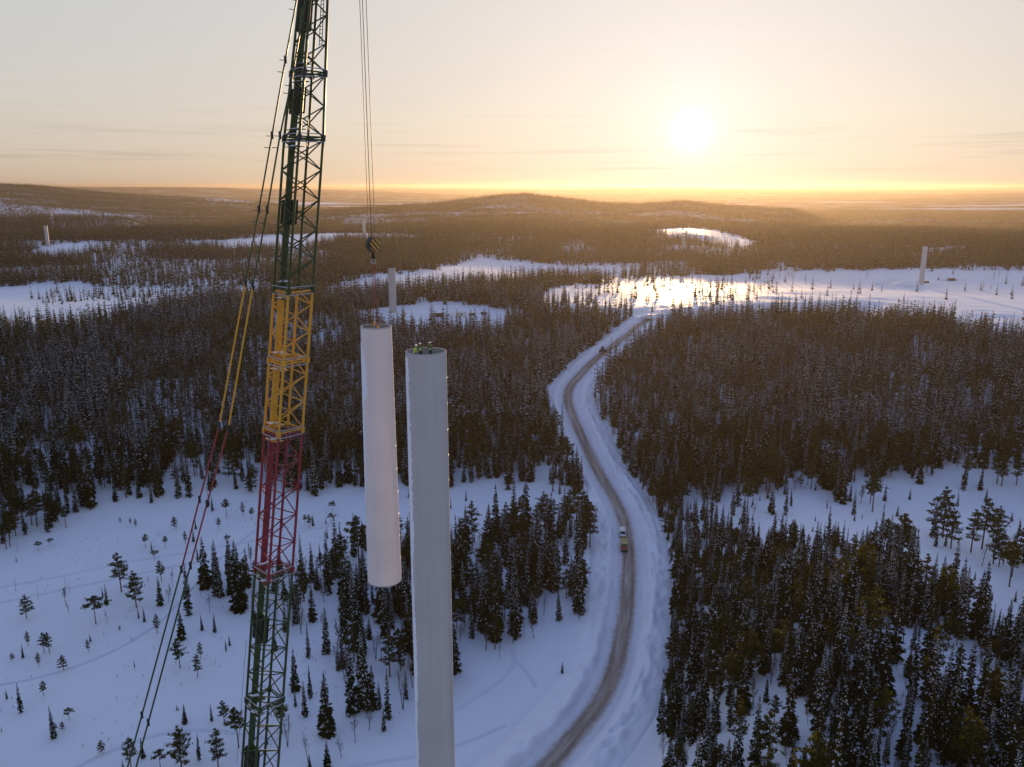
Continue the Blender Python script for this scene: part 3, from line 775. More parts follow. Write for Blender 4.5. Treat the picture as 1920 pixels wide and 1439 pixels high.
# explicit trees of the open bog and of the stand near the crane: (kind, variant, px, py of foot, height in px)
BOGTREES = [
 ('pine', 1, 50, 1160, 46), ('pine', 4, 180, 1171, 53), ('pine', 0, 228, 1110, 76), ('pine', 1, 256, 1140, 70), ('pine', 0, 303, 1090, 40), ('spruce', 0, 301, 1135, 52),
 ('pine', 0, 83, 1225, 40), ('pine', 3, 93, 1225, 40), ('pine', 3, 53, 1211, 28), ('pine', 1, 23, 1240, 16), ('pine', 3, 73, 1250, 27), ('pine', 1, 120, 1258, 31),
 ('pine', 3, 166, 1223, 24), ('pine', 0, 82, 1306, 29), ('pine', 4, 130, 1351, 23), ('pine', 1, 103, 1371, 16), ('pine', 1, 118, 1371, 18), ('pine', 1, 192, 1414, 26),
 ('pine', 0, 246, 1442, 56), ('pine', 1, 341, 1446, 80), ('pine', 4, 301, 1442, 34), ('pine', 3, 410, 1446, 76), ('pine', 0, 421, 1358, 44), ('pine', 2, 448, 1402, 72),
 ('pine', 0, 338, 1253, 56), ('pine', 3, 371, 1270, 43), ('pine', 3, 376, 1236, 32), ('pine', 3, 295, 1188, 37), ('spruce', 3, 341, 1200, 56), ('spruce', 2, 354, 1153, 96),
 ('spruce', 1, 403, 1186, 36), ('spruce', 2, 424, 1221, 21), ('pine', 1, 225, 1183, 10), ('pine', 1, 328, 993, 26), ('pine', 2, 273, 1028, 27), ('pine', 2, 310, 1028, 23),
 ('pine', 3, 348, 1020, 25), ('pine', 4, 291, 1051, 19), ('pine', 4, 72, 1033, 18), ('pine', 4, 95, 1025, 16), ('pine', 4, 426, 1020, 16), ('pine', 3, 245, 985, 15), ('pine', 3, 255, 990, 18),
 ('pine', 1, 226, 980, 10), ('dead', 0, 30, 1110, 25), ('dead', 1, 72, 1125, 26), ('dead', 0, 131, 1113, 23), ('dead', 1, 124, 1105, 22), ('dead', 0, 33, 1032, 18),
 ('spruce', 3, 386, 1103, 92), ('spruce', 1, 404, 1096, 72), ('spruce', 4, 413, 1120, 72), ('spruce', 3, 428, 1075, 46), ('spruce', 0, 464, 1101, 70), ('pine', 3, 458, 1146, 44),
 ('spruce', 2, 193, 1121, 21), ('spruce', 1, 260, 1160, 19), ('spruce', 1, 271, 1166, 27), ('spruce', 3, 613, 1378, 106), ('spruce', 0, 554, 1295, 72), ('spruce', 1, 554, 1325, 30),
 ('spruce', 1, 572, 1343, 60), ('spruce', 2, 582, 1309, 56), ('spruce', 4, 613, 1226, 80), ('spruce', 0, 678, 1267, 76), ('spruce', 0, 699, 1330, 76), ('spruce', 2, 712, 1330, 46),
 ('spruce', 5, 728, 1348, 86), ('spruce', 1, 720, 1371, 42), ('birch', 0, 639, 1249, 62), ('spruce', 3, 614, 1440, 46), ('spruce', 0, 581, 1442, 26), ('pine', 2, 529, 1376, 60),
 ('pine', 0, 410, 992, 22), ('pine', 2, 425, 968, 34), ('pine', 3, 456, 968, 28), ('pine', 2, 472, 975, 24), ('pine', 3, 588, 925, 16), ('pine', 4, 624, 960, 20), ('pine', 4, 621, 982, 20),
 ('pine', 2, 572, 985, 20), ('pine', 0, 580, 990, 26), ('birch', 1, 450, 1085, 40), ('birch', 2, 470, 1060, 36), ('birch', 0, 436, 1135, 46), ('birch', 1, 520, 1120, 50), ('birch', 2, 560, 1140, 44),
 ('birch', 1, 610, 1130, 50), ('birch', 0, 395, 1150, 40), ('birch', 1, 640, 1210, 54), ('birch', 2, 655, 1290, 70), ('birch', 0, 668, 1395, 56), ('birch', 1, 690, 1370, 60), ('birch', 2, 540, 1400, 60),
 ('birch', 0, 575, 1430, 56), ('birch', 1, 640, 1420, 50), ('birch', 2, 755, 1330, 70), ('birch', 0, 770, 1290, 60), ('birch', 1, 130, 1150, 30), ('birch', 0, 200, 1170, 26), ('birch', 2, 122, 1130, 30),
 ('birch', 0, 325, 1100, 36), ('birch', 1, 315, 1130, 40), ('birch', 1, 500, 1100, 48), ('birch', 2, 590, 1105, 52), ('spruce', 5, 535, 1185, 60), ('spruce', 1, 555, 1170, 64), ('spruce', 0, 586, 1165, 66),
 ('spruce', 4, 570, 1110, 70), ('spruce', 1, 500, 1190, 30), ('spruce', 3, 525, 1080, 56), ('pine', 0, 30, 1005, 60), ('pine', 2, 12, 1030, 52), ('pine', 3, 60, 985, 60), ('pine', 0, 110, 980, 44), ('pine', 2, 124, 990, 42),
]
LAB = {
 'spruce': ['dark pointed spruce', 'snow dusted slim spruce', 'narrow sparse spruce', 'broad spruce with wide boughs', 'snow laden spruce', 'thin columnar spruce'],
 'pine': ['loose crowned pine', 'bushy round crowned pine', 'long trunked pine', 'slim dense pine', 'flat topped umbrella pine'],
 'birch': ['thin twigged leafless birch', 'bushy leafless birch', 'fan stemmed leafless birch'],
 'dead': ['bare dead trunk with short stubs', 'bare dead trunk with broken twigs'],
}
GRP = {'spruce': 'spruces', 'pine': 'pines', 'birch': 'leafless birches', 'dead': 'dead trees'}
def zone(px, py, sd, dens):
    if sd > 0 and sd < 24: return 'at the forest edge beside the road verge'
    if sd > 0 and dens < .3: return 'in the open snowy gap across the road'
    if sd > 0 and py > 950: return 'inside the low forest across the road' if py < 1150 else 'inside the tall forest by the snowy bend'
    if sd > 0: return 'on the hillside across the road'
    if sd > -26 and py < 1280: return 'along the bog side of the road bank'
    if py < 945: return 'at the hillside foot above the bog'
    if px > 600 and py > 985: return 'in the stand between bog and road' if dens > .5 else 'in the scrub below the hanging section'
    if px > 370: return 'in the scrub around the crane boom'
    return 'alone on the open bog snow'
def sizeword(h):
    return 'tiny' if h < 3 else 'small' if h < 5.5 else 'low' if h < 9 else 'middling' if h < 12.5 else 'tall' if h < 16 else 'very tall'
taken = {'spruce': 0, 'pine': 0, 'birch': 0, 'dead': 0}
def single(kind, var, x, y, z, h, px, py, sd, dens=0.):
    w = zone(px, py, sd, dens)
    plant(kind, var, x, y, z, h, f"{sizeword(h)} {LAB[kind][var]} {w}", f"{GRP[kind]} {w}")
    taken[kind] += 1
for kind, var, px, py, hp in BOGTREES:
    p = cast(px, py, ground_h)
    dep = float(project(p[0], p[1], p[2])[2])
    dl = math.atan2(CAMZ - p[2], math.hypot(p[0], p[1]))
    single(kind, var, p[0], p[1], p[2], hp * dep / FPX / math.cos(dl) * 1.02, px, py, -50)

# near forest: the largest as single trees, the rest as one mass
X, Y, Z, D = scatter(112, 345, 2.85)
px, py, dep = project(X, Y, Z)
inb = inpoly(px, py, np.array(BOG).tolist()) & (D < .05)
keep = ~(inb & (rng.random(len(X)) < .1)); X, Y, Z, D, px, py, dep = [a[keep] for a in (X, Y, Z, D, px, py, dep)]
sd, _ = road_dist(X, Y)
n = len(X)
band = (D < .3)
pinep = np.where(inpoly(px, py, RBAND), .55, np.where(inpoly(px, py, PINES), .75, np.where(D < .05, .72, .10)))
u = rng.random(n)
scr = inpoly(px, py, SCRUB)
kind = np.where(u < pinep, 1, np.where(u < pinep + np.where(D < .05, .5, np.where(scr, .62, np.where(band, .25, .10))), 2, 0))
Hh = np.where(kind == 0, rng.normal(14.6, 3.3, n), np.where(kind == 1, rng.normal(13, 2.4, n), rng.normal(7, 1.5, n)))
Hh = np.where((D < .05), Hh * rng.uniform(.10, .42, n), Hh)
Hh = np.where(inpoly(px, py, PINES), Hh * .72, Hh)
Hh = np.where((px > 1150) & (py > 1060), Hh * .80, Hh)
Hh = np.where((px > 1215) & (px < 1640) & (py > 965) & (py < 1075), Hh * .60, Hh)
small = rng.random(n) < .30; Hh = np.where(small & (kind == 0), Hh * rng.uniform(.45, .8, n), Hh)
Hh = np.clip(Hh, 0.8, 21)
vis = (px > -5) & (px < 1925) & (py - Hh / dep * FPX < 1438) & (py > 300)
order = np.argsort(-(Hh / dep) * vis)
singles = np.zeros(n, bool)
quota = {0: 300, 1: 260, 2: 220}
names = {0: 'spruce', 1: 'pine', 2: 'birch'}
for k in (0, 1, 2):
    q = quota[k] - taken[names[k]]
    c = [i for i in order if kind[i] == k and vis[i]][:q]
    singles[c] = True
    for i in c:
        var = int(rng.integers(0, {0: 6, 1: 4, 2: 3}[k]))
        single(names[k], var, X[i], Y[i], Z[i], Hh[i], px[i], py[i], sd[i], D[i])
m = ~singles
H0 = np.where(kind == 0, 14, np.where(kind == 1, 11, 8)); s = Hh / H0
idx = np.where(kind == 0, rng.integers(0, 6, n), np.where(kind == 1, rng.integers(6, 8, n), 8))
scl = np.stack([s * rng.uniform(.85, 1.15, n), s * rng.uniform(.85, 1.15, n), s], 1)
build_forest('near_forest', 'snow dusted spruce forest filling the slopes beside the road', near_src, X[m], Y[m], Z[m], scl[m], idx[m])
cnt = [n]
def mass(name, label, src, r0, r1, sp, weights, h, hs, wide=1.0, base=13.0):
    X, Y, Z, D = scatter(r0, r1, sp); n = len(X); cnt.append(n)
    idx = rng.choice(len(src), n, p=np.array(weights) / sum(weights))
    if len(src) == 6:                        # snowy and darker patches
        sn_ = fbm(X / 22 + 31, Y / 22, 3) + rng.normal(0, .07, n)
        idx = np.where(sn_ > .54, rng.choice([2, 3, 3, 5], n), np.where(sn_ < .47, rng.choice([0, 1, 1, 4], n), idx))
    s = np.clip(rng.normal(h, hs, n), h * .5, h * 1.5) / base
    s = np.where(D < .15, s * .8, s)
    scl = np.stack([s * wide * rng.uniform(.85, 1.2, n), s * wide * rng.uniform(.85, 1.2, n), s], 1)
    build_forest(name, label, src, X, Y, Z, scl, idx)
mass('hillside_forest', 'dense snow dusted conifer forest on the rising hillside', mid_src, 345, 560, 2.75, [3, 3, 2, 1.5, 1.2, 2.0], 12.2, 3.0)
mass('plateau_forest', 'conifer forest around the sunlit clearings of the plateau', far_src, 560, 1100, 3.6, [3, 3, 2, 2], 12, 2.2, 1.1)
mass('valley_forest', 'hazy conifer forest in the valley before the hills', far_src, 1100, 2100, 5.6, [3, 3, 2, 2], 13, 2.5, 1.5)
mass('distant_forest', 'far hazy forest cover on the hills', clump_src, 2100, 5200, 21, [1, 1, 1, 1], 13, 2.0, 1.1)
xs = rng.uniform(-190, 60, 5200); ys = rng.uniform(120, 330, 5200); zs = ground_h(xs, ys)
sdb, _ = road_dist(xs, ys); bpx, bpy_, _d = project(xs, ys, zs)
kb = inpoly(bpx, bpy_, BOG) & (sdb < -14) & (vnoise(xs / 17 + 2, ys / 17) > .52) & (rng.random(5200) < .5)
xs, ys, zs = xs[kb], ys[kb], zs[kb]; sb = rng.uniform(.05, .16, len(xs))
build_forest('bog_brush', 'low twigs of brush poking through the bog snow', [joined('brush', near_bi[0], BM), joined('brush', near_bi[1], BM)], xs, ys, zs, np.stack([sb * 1.5, sb * 1.5, sb], 1), rng.integers(0, 2, len(xs)))
print('tree instances', cnt)

# ------------------------------------------------------------------ built things
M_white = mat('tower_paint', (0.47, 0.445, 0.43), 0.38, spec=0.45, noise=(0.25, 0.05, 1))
def streak(m, amt=.16):
    t = m.node_tree; b = t.nodes['Principled BSDF']
    src = b.inputs['Base Color'].links[0].from_socket
    c = t.nodes.new('ShaderNodeTexCoord'); mp = t.nodes.new('ShaderNodeMapping'); mp.inputs['Scale'].default_value = (1.6, 1.6, .035)
    n = t.nodes.new('ShaderNodeTexNoise'); n.inputs['Scale'].default_value = 1.3; n.inputs['Detail'].default_value = 6; n.inputs['Roughness'].default_value = .65
    t.links.new(c.outputs['Object'], mp.inputs[0]); t.links.new(mp.outputs[0], n.inputs[0])
    r = t.nodes.new('ShaderNodeMapRange'); r.inputs['From Min'].default_value = .35; r.inputs['From Max'].default_value = .65; r.inputs['To Min'].default_value = 1 - amt; r.inputs['To Max'].default_value = 1.03
    t.links.new(n.outputs[0], r.inputs['Value'])
    v = t.nodes.new('ShaderNodeVectorMath'); v.operation = 'SCALE'; t.links.new(src, v.inputs[0]); t.links.new(r.outputs[0], v.inputs['Scale'])
    t.links.new(v.outputs[0], b.inputs['Base Color'])
streak(M_white, .05)
M_inner = mat('tower_inside', (0.42, 0.42, 0.42), 0.6)
M_steel = mat('galvanised_steel', (0.35, 0.36, 0.37), 0.45, metal=0.6)
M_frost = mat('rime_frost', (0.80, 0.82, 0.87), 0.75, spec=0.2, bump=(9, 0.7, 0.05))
M_green = mat('dark_green_paint', (0.034, 0.056, 0.013), 0.42, spec=0.3, noise=(1.5, 0.25, 1))
M_yellow = mat('yellow_paint', (0.62, 0.30, 0.012), 0.36, spec=0.5, noise=(1.5, 0.15, 1))
M_red = mat('red_paint', (0.215, 0.011, 0.017), 0.38, spec=0.5, noise=(1.5, 0.2, 1))
M_black = mat('black_steel', (0.020, 0.020, 0.022), 0.5)
M_dkbox = mat('dark_olive_box', (0.016, 0.017, 0.006), 0.7, spec=0.2)
M_white2 = mat('hanging_section_lit_paint', (0.74, 0.655, 0.62), 0.36, spec=0.45, noise=(0.25, 0.05, 1))  # tower paint lightened and pinked: warm light on this section put into base colour
M_weld = mat('painted_weld', (0.40, 0.375, 0.36), 0.5)
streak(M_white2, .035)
M_rope = mat('wire_rope', (0.07, 0.06, 0.055), 0.5, metal=0.4)
M_sling = mat('red_sling', (0.26, 0.045, 0.025), 0.8)
M_rail = mat('frosted_steel', (0.36, 0.36, 0.38), 0.6, noise=(4, 0.35, 1))

_unit = {}
def unit_cyl(m, k=8):
    key = (m.name, k)
    if key not in _unit:
        V = []; F = []
        for i in range(k):
            a = 2 * math.pi * i / k; V += [(math.cos(a), math.sin(a), 0), (math.cos(a), math.sin(a), 1)]
        for i in range(k):
            a = 2 * i; b = 2 * ((i + 1) % k); F.append((a, b, b + 1, a + 1))
        F.append(tuple(range(0, 2 * k, 2))[::-1]); F.append(tuple(range(1, 2 * k, 2)))
        me = mesh_np('bar_' + m.name, V, F, [m])
        for p in list(me.polygons)[:k]: p.use_smooth = True
        _unit[key] = me
    return _unit[key]
def bar_matrix(p0, p1, r, r2=None):
    p0 = Vector(p0); p1 = Vector(p1); d = p1 - p0
    q = d.to_track_quat('Z', 'Y').to_matrix().to_4x4()
    return Matrix.Translation(p0) @ q @ Matrix.Diagonal((r, r2 or r, d.length, 1))
def bar(name, p0, p1, r, m, parent, k=8):
    return put(name, unit_cyl(m, k), parent, bar_matrix(p0, p1, r))

class PB:                                      # quad builder for one part
    def __init__(s): s.v = []; s.f = []; s.m = []
    def add(s, V, F, mi=0):
        n = len(s.v); s.v += [tuple(v) for v in V]; s.f += [tuple(i + n for i in f) for f in F]; s.m += [mi] * len(F)
    def bar(s, p0, p1, r, k=6, mi=0):
        M = bar_matrix(p0, p1, r); V = []; F = []
        for i in range(k):
            a = 2 * math.pi * i / k; V += [M @ Vector((math.cos(a), math.sin(a), 0)), M @ Vector((math.cos(a), math.sin(a), 1))]
        for i in range(k):
            a = 2 * i; b = 2 * ((i + 1) % k); F.append((a, b, b + 1, a + 1))
        F.append(tuple(range(0, 2 * k, 2))[::-1]); F.append(tuple(range(1, 2 * k, 2)))
        s.add(V, F, mi)
    def box(s, c, ex, ey, ez, mi=0):           # centre and three half-axis vectors
        c = Vector(c); ex = Vector(ex); ey = Vector(ey); ez = Vector(ez)
        V = [c + ex * i + ey * j + ez * k for k in (-1, 1) for j in (-1, 1) for i in (-1, 1)]
        s.add(V, [(0, 2, 3, 1), (4, 5, 7, 6), (0, 1, 5, 4), (2, 6, 7, 3), (0, 4, 6, 2), (1, 3, 7, 5)], mi)
    def bbox(s, x0, x1, y0, y1, z0, z1, mi=0):
        s.box(((x0 + x1) / 2, (y0 + y1) / 2, (z0 + z1) / 2), ((x1 - x0) / 2, 0, 0), (0, (y1 - y0) / 2, 0), (0, 0, (z1 - z0) / 2), mi)
    def lathe(s, prof, k=48, mi=0, c=(0, 0, 0)):
        n = len(s.v)
        for r, z in prof:
            for i in range(k):
                a = 2 * math.pi * i / k; s.v.append((c[0] + r * math.cos(a), c[1] + r * math.sin(a), c[2] + z))
        for j in range(len(prof) - 1):
            for i in range(k):
                a = n + j * k + i; b = n + j * k + (i + 1) % k
                s.f.append((a, b, b + k, a + k)); s.m.append(mi)
    def prism(s, prof, y0, y1, mi=0):          # (x,z) outline pushed along y
        k = len(prof)
        V = [(x, y0, z) for x, z in prof] + [(x, y1, z) for x, z in prof]
        F = [(i, (i + 1) % k, (i + 1) % k + k, i + k) for i in range(k)] + [tuple(range(k))[::-1], tuple(range(k, 2 * k))]
        s.add(V, F, mi)
    def done(s, name, mats, parent=None, M=None, smooth=False, bevel=0):
        me = mesh_np(name, s.v, s.f, mats, s.m)
        if bevel or True:
            bm = bmesh.new(); bm.from_mesh(me)
            bmesh.ops.recalc_face_normals(bm, faces=bm.faces)
            if bevel: bmesh.ops.bevel(bm, geom=[e for e in bm.edges if e.is_manifold and e.calc_face_angle(0) > .5], offset=bevel, segments=2, affect='EDGES')
            bm.to_mesh(me); bm.free()
        if smooth:
            me.polygons.foreach_set('use_smooth', np.ones(len(me.polygons), bool))
            me.set_sharp_from_angle(angle=R(40))
        return put(name, me, parent, M)

def lump(name, c, sx, sy, sz, parent, m=M_snowlump, seed=0):
    bm = bmesh.new(); bmesh.ops.create_icosphere(bm, subdivisions=2, radius=1)
    r_ = random.Random(seed)
    for v in bm.verts:
        f = 1 + r_.uniform(-.16, .16); v.co = Vector((v.co.x * sx * f, v.co.y * sy * f, max(v.co.z, -.25) * sz * f))
    me = bpy.data.meshes.new(name); bm.to_mesh(me); bm.free(); me.materials.append(m)
    me.polygons.foreach_set('use_smooth', np.ones(len(me.polygons), bool))
    return put(name, me, parent, Matrix.Translation(Vector(c)))

# ---- crane boom
TH = R(46)
E1 = Vector((-math.sin(TH), math.cos(TH), 0)); E2 = Vector((math.cos(TH), math.sin(TH), 0))
SIDE = 2.53
def boom_c(zc): return Vector((-19.3 + .103 * zc, 78 + .11 * zc, CAMZ + zc))
def boom_s(zc): return SIDE * (1.0 if zc < 3.5 else max(.42, 1 - .0235 * (zc - 3.5)))
def corner(zc, n):
    s = boom_s(zc) / 2
    a = {'A': (1, -1), 'B': (-1, -1), 'C': (1, 1), 'D': (-1, 1)}[n]
    return boom_c(zc) + E1 * s * a[0] + E2 * s * a[1]
gz0 = -CAMZ + 1.2
crane = thing('lattice_crane', 'tall lattice boom crane with green, yellow and red boom sections holding the tower section', 'crane', boom_c(gz0))
JO = [24.0, 17.5, 9.8, 4.2, -9.3, -15.8, -22.4, -36.0, -49.2, -62.5, -75.8, -89.0, -102.2, gz0]
AX = (boom_c(1) - boom_c(0)).normalized()
seclab = {'M_green': 'dark green lattice boom section', 'M_yellow': 'yellow lattice boom section', 'M_red': 'red lattice boom section'}
for i in range(len(JO) - 1):
    z1, z0 = JO[i], JO[i + 1]
    mm, lb = (M_yellow, 'yellow lattice boom section') if -22.5 < z0 < -9.4 else (M_red, 'red lattice boom section') if z0 == -36.0 else (M_green, 'dark green lattice boom section')
    pb = PB()
    for a, b in ('AB', 'BD', 'DC', 'CA'):      # lower end frame
        pb.bar(corner(z0 + .12, a), corner(z0 + .12, b), .075, 6)
    inview = z0 > -64 and z1 <= 24
    n = max(2, int(round((z1 - z0) / 1.36)))
    faces = (('A', 'B', 0), ('B', 'D', 1), ('D', 'C', 0), ('C', 'A', 1))
    if not inview:
        for a, b, ph in faces:
            for j in range(n):
                za = z0 + .15 + (z1 - z0 - .3) * j / n; zb = z0 + .15 + (z1 - z0 - .3) * (j + 1) / n
                p, q = (a, b) if (j + ph) % 2 == 0 else (b, a)
                pb.bar(corner(za, p), corner(zb, q), .062, 5)
        for c in 'ABCD': pb.bar(corner(z0, c), corner(z1, c), .125, 8)
    sec = pb.done('boom_section', [mm], crane, smooth=True); sec['label'] = lb
    pf = PB()
    for a, b in ('AB', 'BD', 'DC', 'CA'): pf.bar(corner(z1 - .12, a), corner(z1 - .12, b), .075, 6)
    pf.done('end_frame', [mm], sec, smooth=True)
    if inview:
        for c in 'ABCD': bar('chord', corner(z0, c), corner(z1, c), .125, mm, sec)
        for a, b, ph in faces:
            for j in range(n):
                za = z0 + .15 + (z1 - z0 - .3) * j / n; zb = z0 + .15 + (z1 - z0 - .3) * (j + 1) / n
                p, q = (a, b) if (j + ph) % 2 == 0 else (b, a)
                bar('brace', corner(za, p), corner(zb, q), .062, mm, sec, 6)
        # broad inner column running up between the two left chords
        def col(zz):
            s = boom_s(zz); return corner(zz, 'A') - E1 * s * .36 + E2 * s * .12
        cb = PB(); d = col(z1) - col(z0)
        cb.box((col(z0) + col(z1)) / 2, E1 * .13 + E2 * .0, E2 * .27 - E1 * .05, d / 2 * .995)
        cb.done('inner_column', [mm], sec, bevel=.03)
    # joint with pins, frosted frames, platform with snow
    if -64 < z0 and z0 < 12:
        jb = PB()
        for c in 'ABCD':
            jb.box(corner(z0, c), E1 * .17, E2 * .17, AX * .30)
        jb.done('joint_pin', [M_black if z0 > -9 else mm], crane, bevel=.04)
        for dz in (-.32, .38):
            for a, b in (('A', 'B'), ('B', 'D')):
                o1 = (-E1 if b == 'D' else -E2) * .16
                bar('walkway_rail', corner(z0 + dz, a) + o1, corner(z0 + dz, b) + o1, .048, M_rail, crane, 6)
        for k_, dz in enumerate((.75, -.75)):
            s = boom_s(z0); c = (corner(z0 + dz, 'A') + corner(z0 + dz, 'B')) / 2 + E2 * .35
            p2 = PB(); p2.box(c, E1 * s * .40, E2 * .42, Vector((0, 0, .03)))
            for t_ in (-.46, 0, .46):
                p2.bar(c + E1 * s * t_ + E2 * .6, c + E1 * s * t_ + E2 * .6 + Vector((0, 0, .9)), .02, 5)
            p2.bar(c + E1 * s * .46 + E2 * .6 + Vector((0, 0, .9)), c - E1 * s * .46 + E2 * .6 + Vector((0, 0, .9)), .02, 5)
            pl = p2.done('platform', [mm], crane)
            lump('snow', c + Vector((0, 0, .05)) + E1 * s * random.uniform(-.12, .12), s * .22, .26, random.uniform(.10, .18), pl, seed=i * 3 + k_)
for zc, hh in ((15.2, 1.9), (7.4, 1.1), (-2.3, 1.1), (-41.6, 1.2), (-55.6, 1.6)):
    s = boom_s(zc); c = corner(zc, 'A') - E1 * s * .42 + E2 * s * .16
    b = PB(); b.box(c, E1 * .62 * s / SIDE * 1.5, E2 * .34, AX * hh)
    b.done('equipment_box', [M_dkbox], crane, bevel=.06)
ld = PB()
l0 = corner(12.3, 'C') * .45 + corner(12.3, 'D') * .55; l1 = corner(24, 'C') * .45 + corner(24, 'D') * .55
for s_ in (-.22, .22): ld.bar(l0 + E1 * s_, l1 + E1 * s_, .035, 5)
for k_ in range(38):
    p = l0 + (l1 - l0) * (k_ + .5) / 38; ld.bar(p - E1 * .22, p + E1 * .22, .03, 4)
ld.done('ladder', [M_black], crane)
# fixed jib from the boom head to the hoist line
LOADY = 97.0
hook_p = at_y(699, 459, LOADY)
head = Vector((hook_p.x, hook_p.y, CAMZ + 28.5)); root_ = boom_c(24)
jb = PB(); jd = (head - root_).normalized(); js = jd.cross(Vector((0, 0, 1))).normalized(); ju = js.cross(jd)
for a in (-1, 1):
    for b_ in (-1, 1): jb.bar(root_ + js * .5 * a + ju * .5 * b_, head + js * .3 * a + ju * .3 * b_, .09, 6)
for k_ in range(10):
    p = root_ + (head - root_) * k_ / 10; q = root_ + (head - root_) * (k_ + 1) / 10; w = .5 - .02 * k_
    for a in (-1, 1): jb.bar(p + js * w * a - ju * w, q + js * w * a + ju * w, .045, 5)
jb.done('jib', [M_green], crane)
# pendant bars: straight rods in the colours of the boom, jointed at links
def plane_pt(px, py, A0):
    d = ray(px, py); t = (A0.x * E1.x + A0.y * E1.y) / (d[0] * E1.x + d[1] * E1.y)
    return Vector((d[0] * t, d[1] * t, CAMZ + d[2] * t))
PEND = [('A', [(572, -90), (556, 0), (535, 112), (510, 254), (485.5, 393), (460, 531), (411, 798), (374, 937), (340, 1068), (266, 1341), (206, 1560)]),
        ('B', [(590, -90), (566, 40), (545, 160), (525, 254), (501, 394), (474, 537), (428, 804), (388, 945), (357, 1061), (278, 1355), (222, 1560)])]
for n_, pts in PEND:
    A0 = corner(0, n_)
    P = [plane_pt(x_, y_, A0) for x_, y_ in pts]
    pe = PB()
    for p in P[2:-1]: pe.box(p, E1 * .12, E2 * .09, Vector((0, 0, .34)))
    pend = pe.done('pendant', [M_black], crane, bevel=.04)
    for j in range(len(P) - 1):
        y_ = (pts[j][1] + pts[j + 1][1]) / 2
        m_ = M_yellow if 532 < y_ < 800 else M_red if 800 < y_ < 1066 else M_green
        bar('rod', P[j], P[j + 1], .075, m_, pend, 6)
        if 0 < j and pts[j][1] < 400:
            for t_ in (.86, 1.12):
                p = P[j] + (P[j + 1] - P[j]) * (t_ - .86 + .02) * .6
                bar('peg', p - E2 * .55, p + E2 * .05, .035, M_green, pend, 5)
for j, (p0, p1) in enumerate((((462, 1199), (444, 1432)),)):
    bar('guide_rope', plane_pt(*p0, corner(0, 'A')), plane_pt(*p1, corner(0, 'A')), .02, M_rope, crane, 5)
# hoist ropes
for dx in (-.42, -.12, .30):
    a_ = hook_p + Vector((dx, 0, .6)); bar('hoist_rope', a_, Vector((head.x + dx * .95, head.y, head.z)), .040, M_rope, crane, 6)

# ---- hook block
ms = bpy.data.materials.new('hazard_stripes'); ms.use_nodes = True
t = ms.node_tree; b = t.nodes['Principled BSDF']; b.inputs['Roughness'].default_value = .45
c = t.nodes.new('ShaderNodeTexCoord'); w_ = t.nodes.new('ShaderNodeTexWave'); w_.inputs['Scale'].default_value = 1.0; w_.bands_direction = 'DIAGONAL'
r_ = t.nodes.new('ShaderNodeValToRGB'); r_.color_ramp.interpolation = 'CONSTANT'
r_.color_ramp.elements[0].color = (0.02, 0.018, 0.012, 1); r_.color_ramp.elements[1].color = (0.55, 0.30, 0.015, 1); r_.color_ramp.elements[1].position = .5
t.links.new(c.outputs['Object'], w_.inputs[0]); t.links.new(w_.outputs['Fac'], r_.inputs[0]); t.links.new(r_.outputs[0], b.inputs['Base Color'])
hb = thing('hook_block', 'black crane hook block with yellow striped cheek hanging from hoist ropes', 'hook block', hook_p - Vector((0, 0, 1.9)), rotz=R(52))
HM = Matrix.Translation(hook_p) @ Matrix.Rotation(R(52), 4, 'Z')
octo = [(.86 * math.cos(R(22.5 + 45 * i)), .90 * math.sin(R(22.5 + 45 * i))) for i in range(8)]
p = PB(); p.prism(octo, -.34, .34); p.done('housing', [M_black], hb, HM, bevel=.06)
p = PB(); p.prism([(x * .93, z * .93) for x, z in octo], -.44, -.345); p.done('striped_cheek', [ms], hb, HM, bevel=.02)
p = PB(); p.prism([(x * .93, z * .93) for x, z in octo], .345, .44); p.done('striped_cheek', [ms], hb, HM, bevel=.02)
for yy in (-.2, 0, .2):
    p = PB(); p.prism([(.55 * math.cos(R(30 * i)), .35 + .55 * math.sin(R(30 * i)) * .95) for i in range(12)], yy - .06, yy + .06); p.done('sheave', [M_steel], hb, HM)
p = PB(); p.lathe([(.0, -.85), (.17, -.85), (.17, -1.35), (.26, -1.4), (.26, -1.6), (0, -1.6)], 14); p.done('shank', [M_dkbox], hb, HM, smooth=True)
p = PB()
hk = [Vector((.30 * math.cos(R(a)), 0, -1.92 + .30 * math.sin(R(a)))) for a in range(100, 420, 20)]
for i in range(len(hk) - 1): p.bar(hk[i], hk[i + 1], .09, 8)
p.done('hook', [M_steel], hb, HM)

# ---- hanging tower section
DRP = lambda v: Vector(v)
top_c = Vector((-16.03, LOADY, CAMZ - 16.05)); SL = 32.5
ts = thing('tower_section', 'white tapered steel tower section hanging from the crane hook', 'tower section', (top_c.x - .12, top_c.y, top_c.z - SL))
TM = Matrix.Translation((top_c.x - .12, top_c.y, top_c.z - SL)) @ Matrix.Rotation(R(.22), 4, 'Y')
RB, RTp = 2.13, 1.82
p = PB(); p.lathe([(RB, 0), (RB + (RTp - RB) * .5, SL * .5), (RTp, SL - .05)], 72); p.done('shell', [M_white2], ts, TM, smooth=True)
p = PB(); p.lathe([(RTp + .012, SL - .12), (RTp + .02, SL), (RTp - .16, SL + .004), (RTp - .16, SL - .12), (RTp - .05, SL - .14), (RTp - .06, SL - 9), (0, SL - 9.0)], 72); p.done('top_flange', [M_inner], ts, TM, smooth=True)
p = PB(); p.lathe([(RB + .012, .12), (RB + .015, -.02), (RB - .16, -.025), (RB - .16, .15)], 72); p.done('bottom_flange', [M_inner], ts, TM, smooth=True)
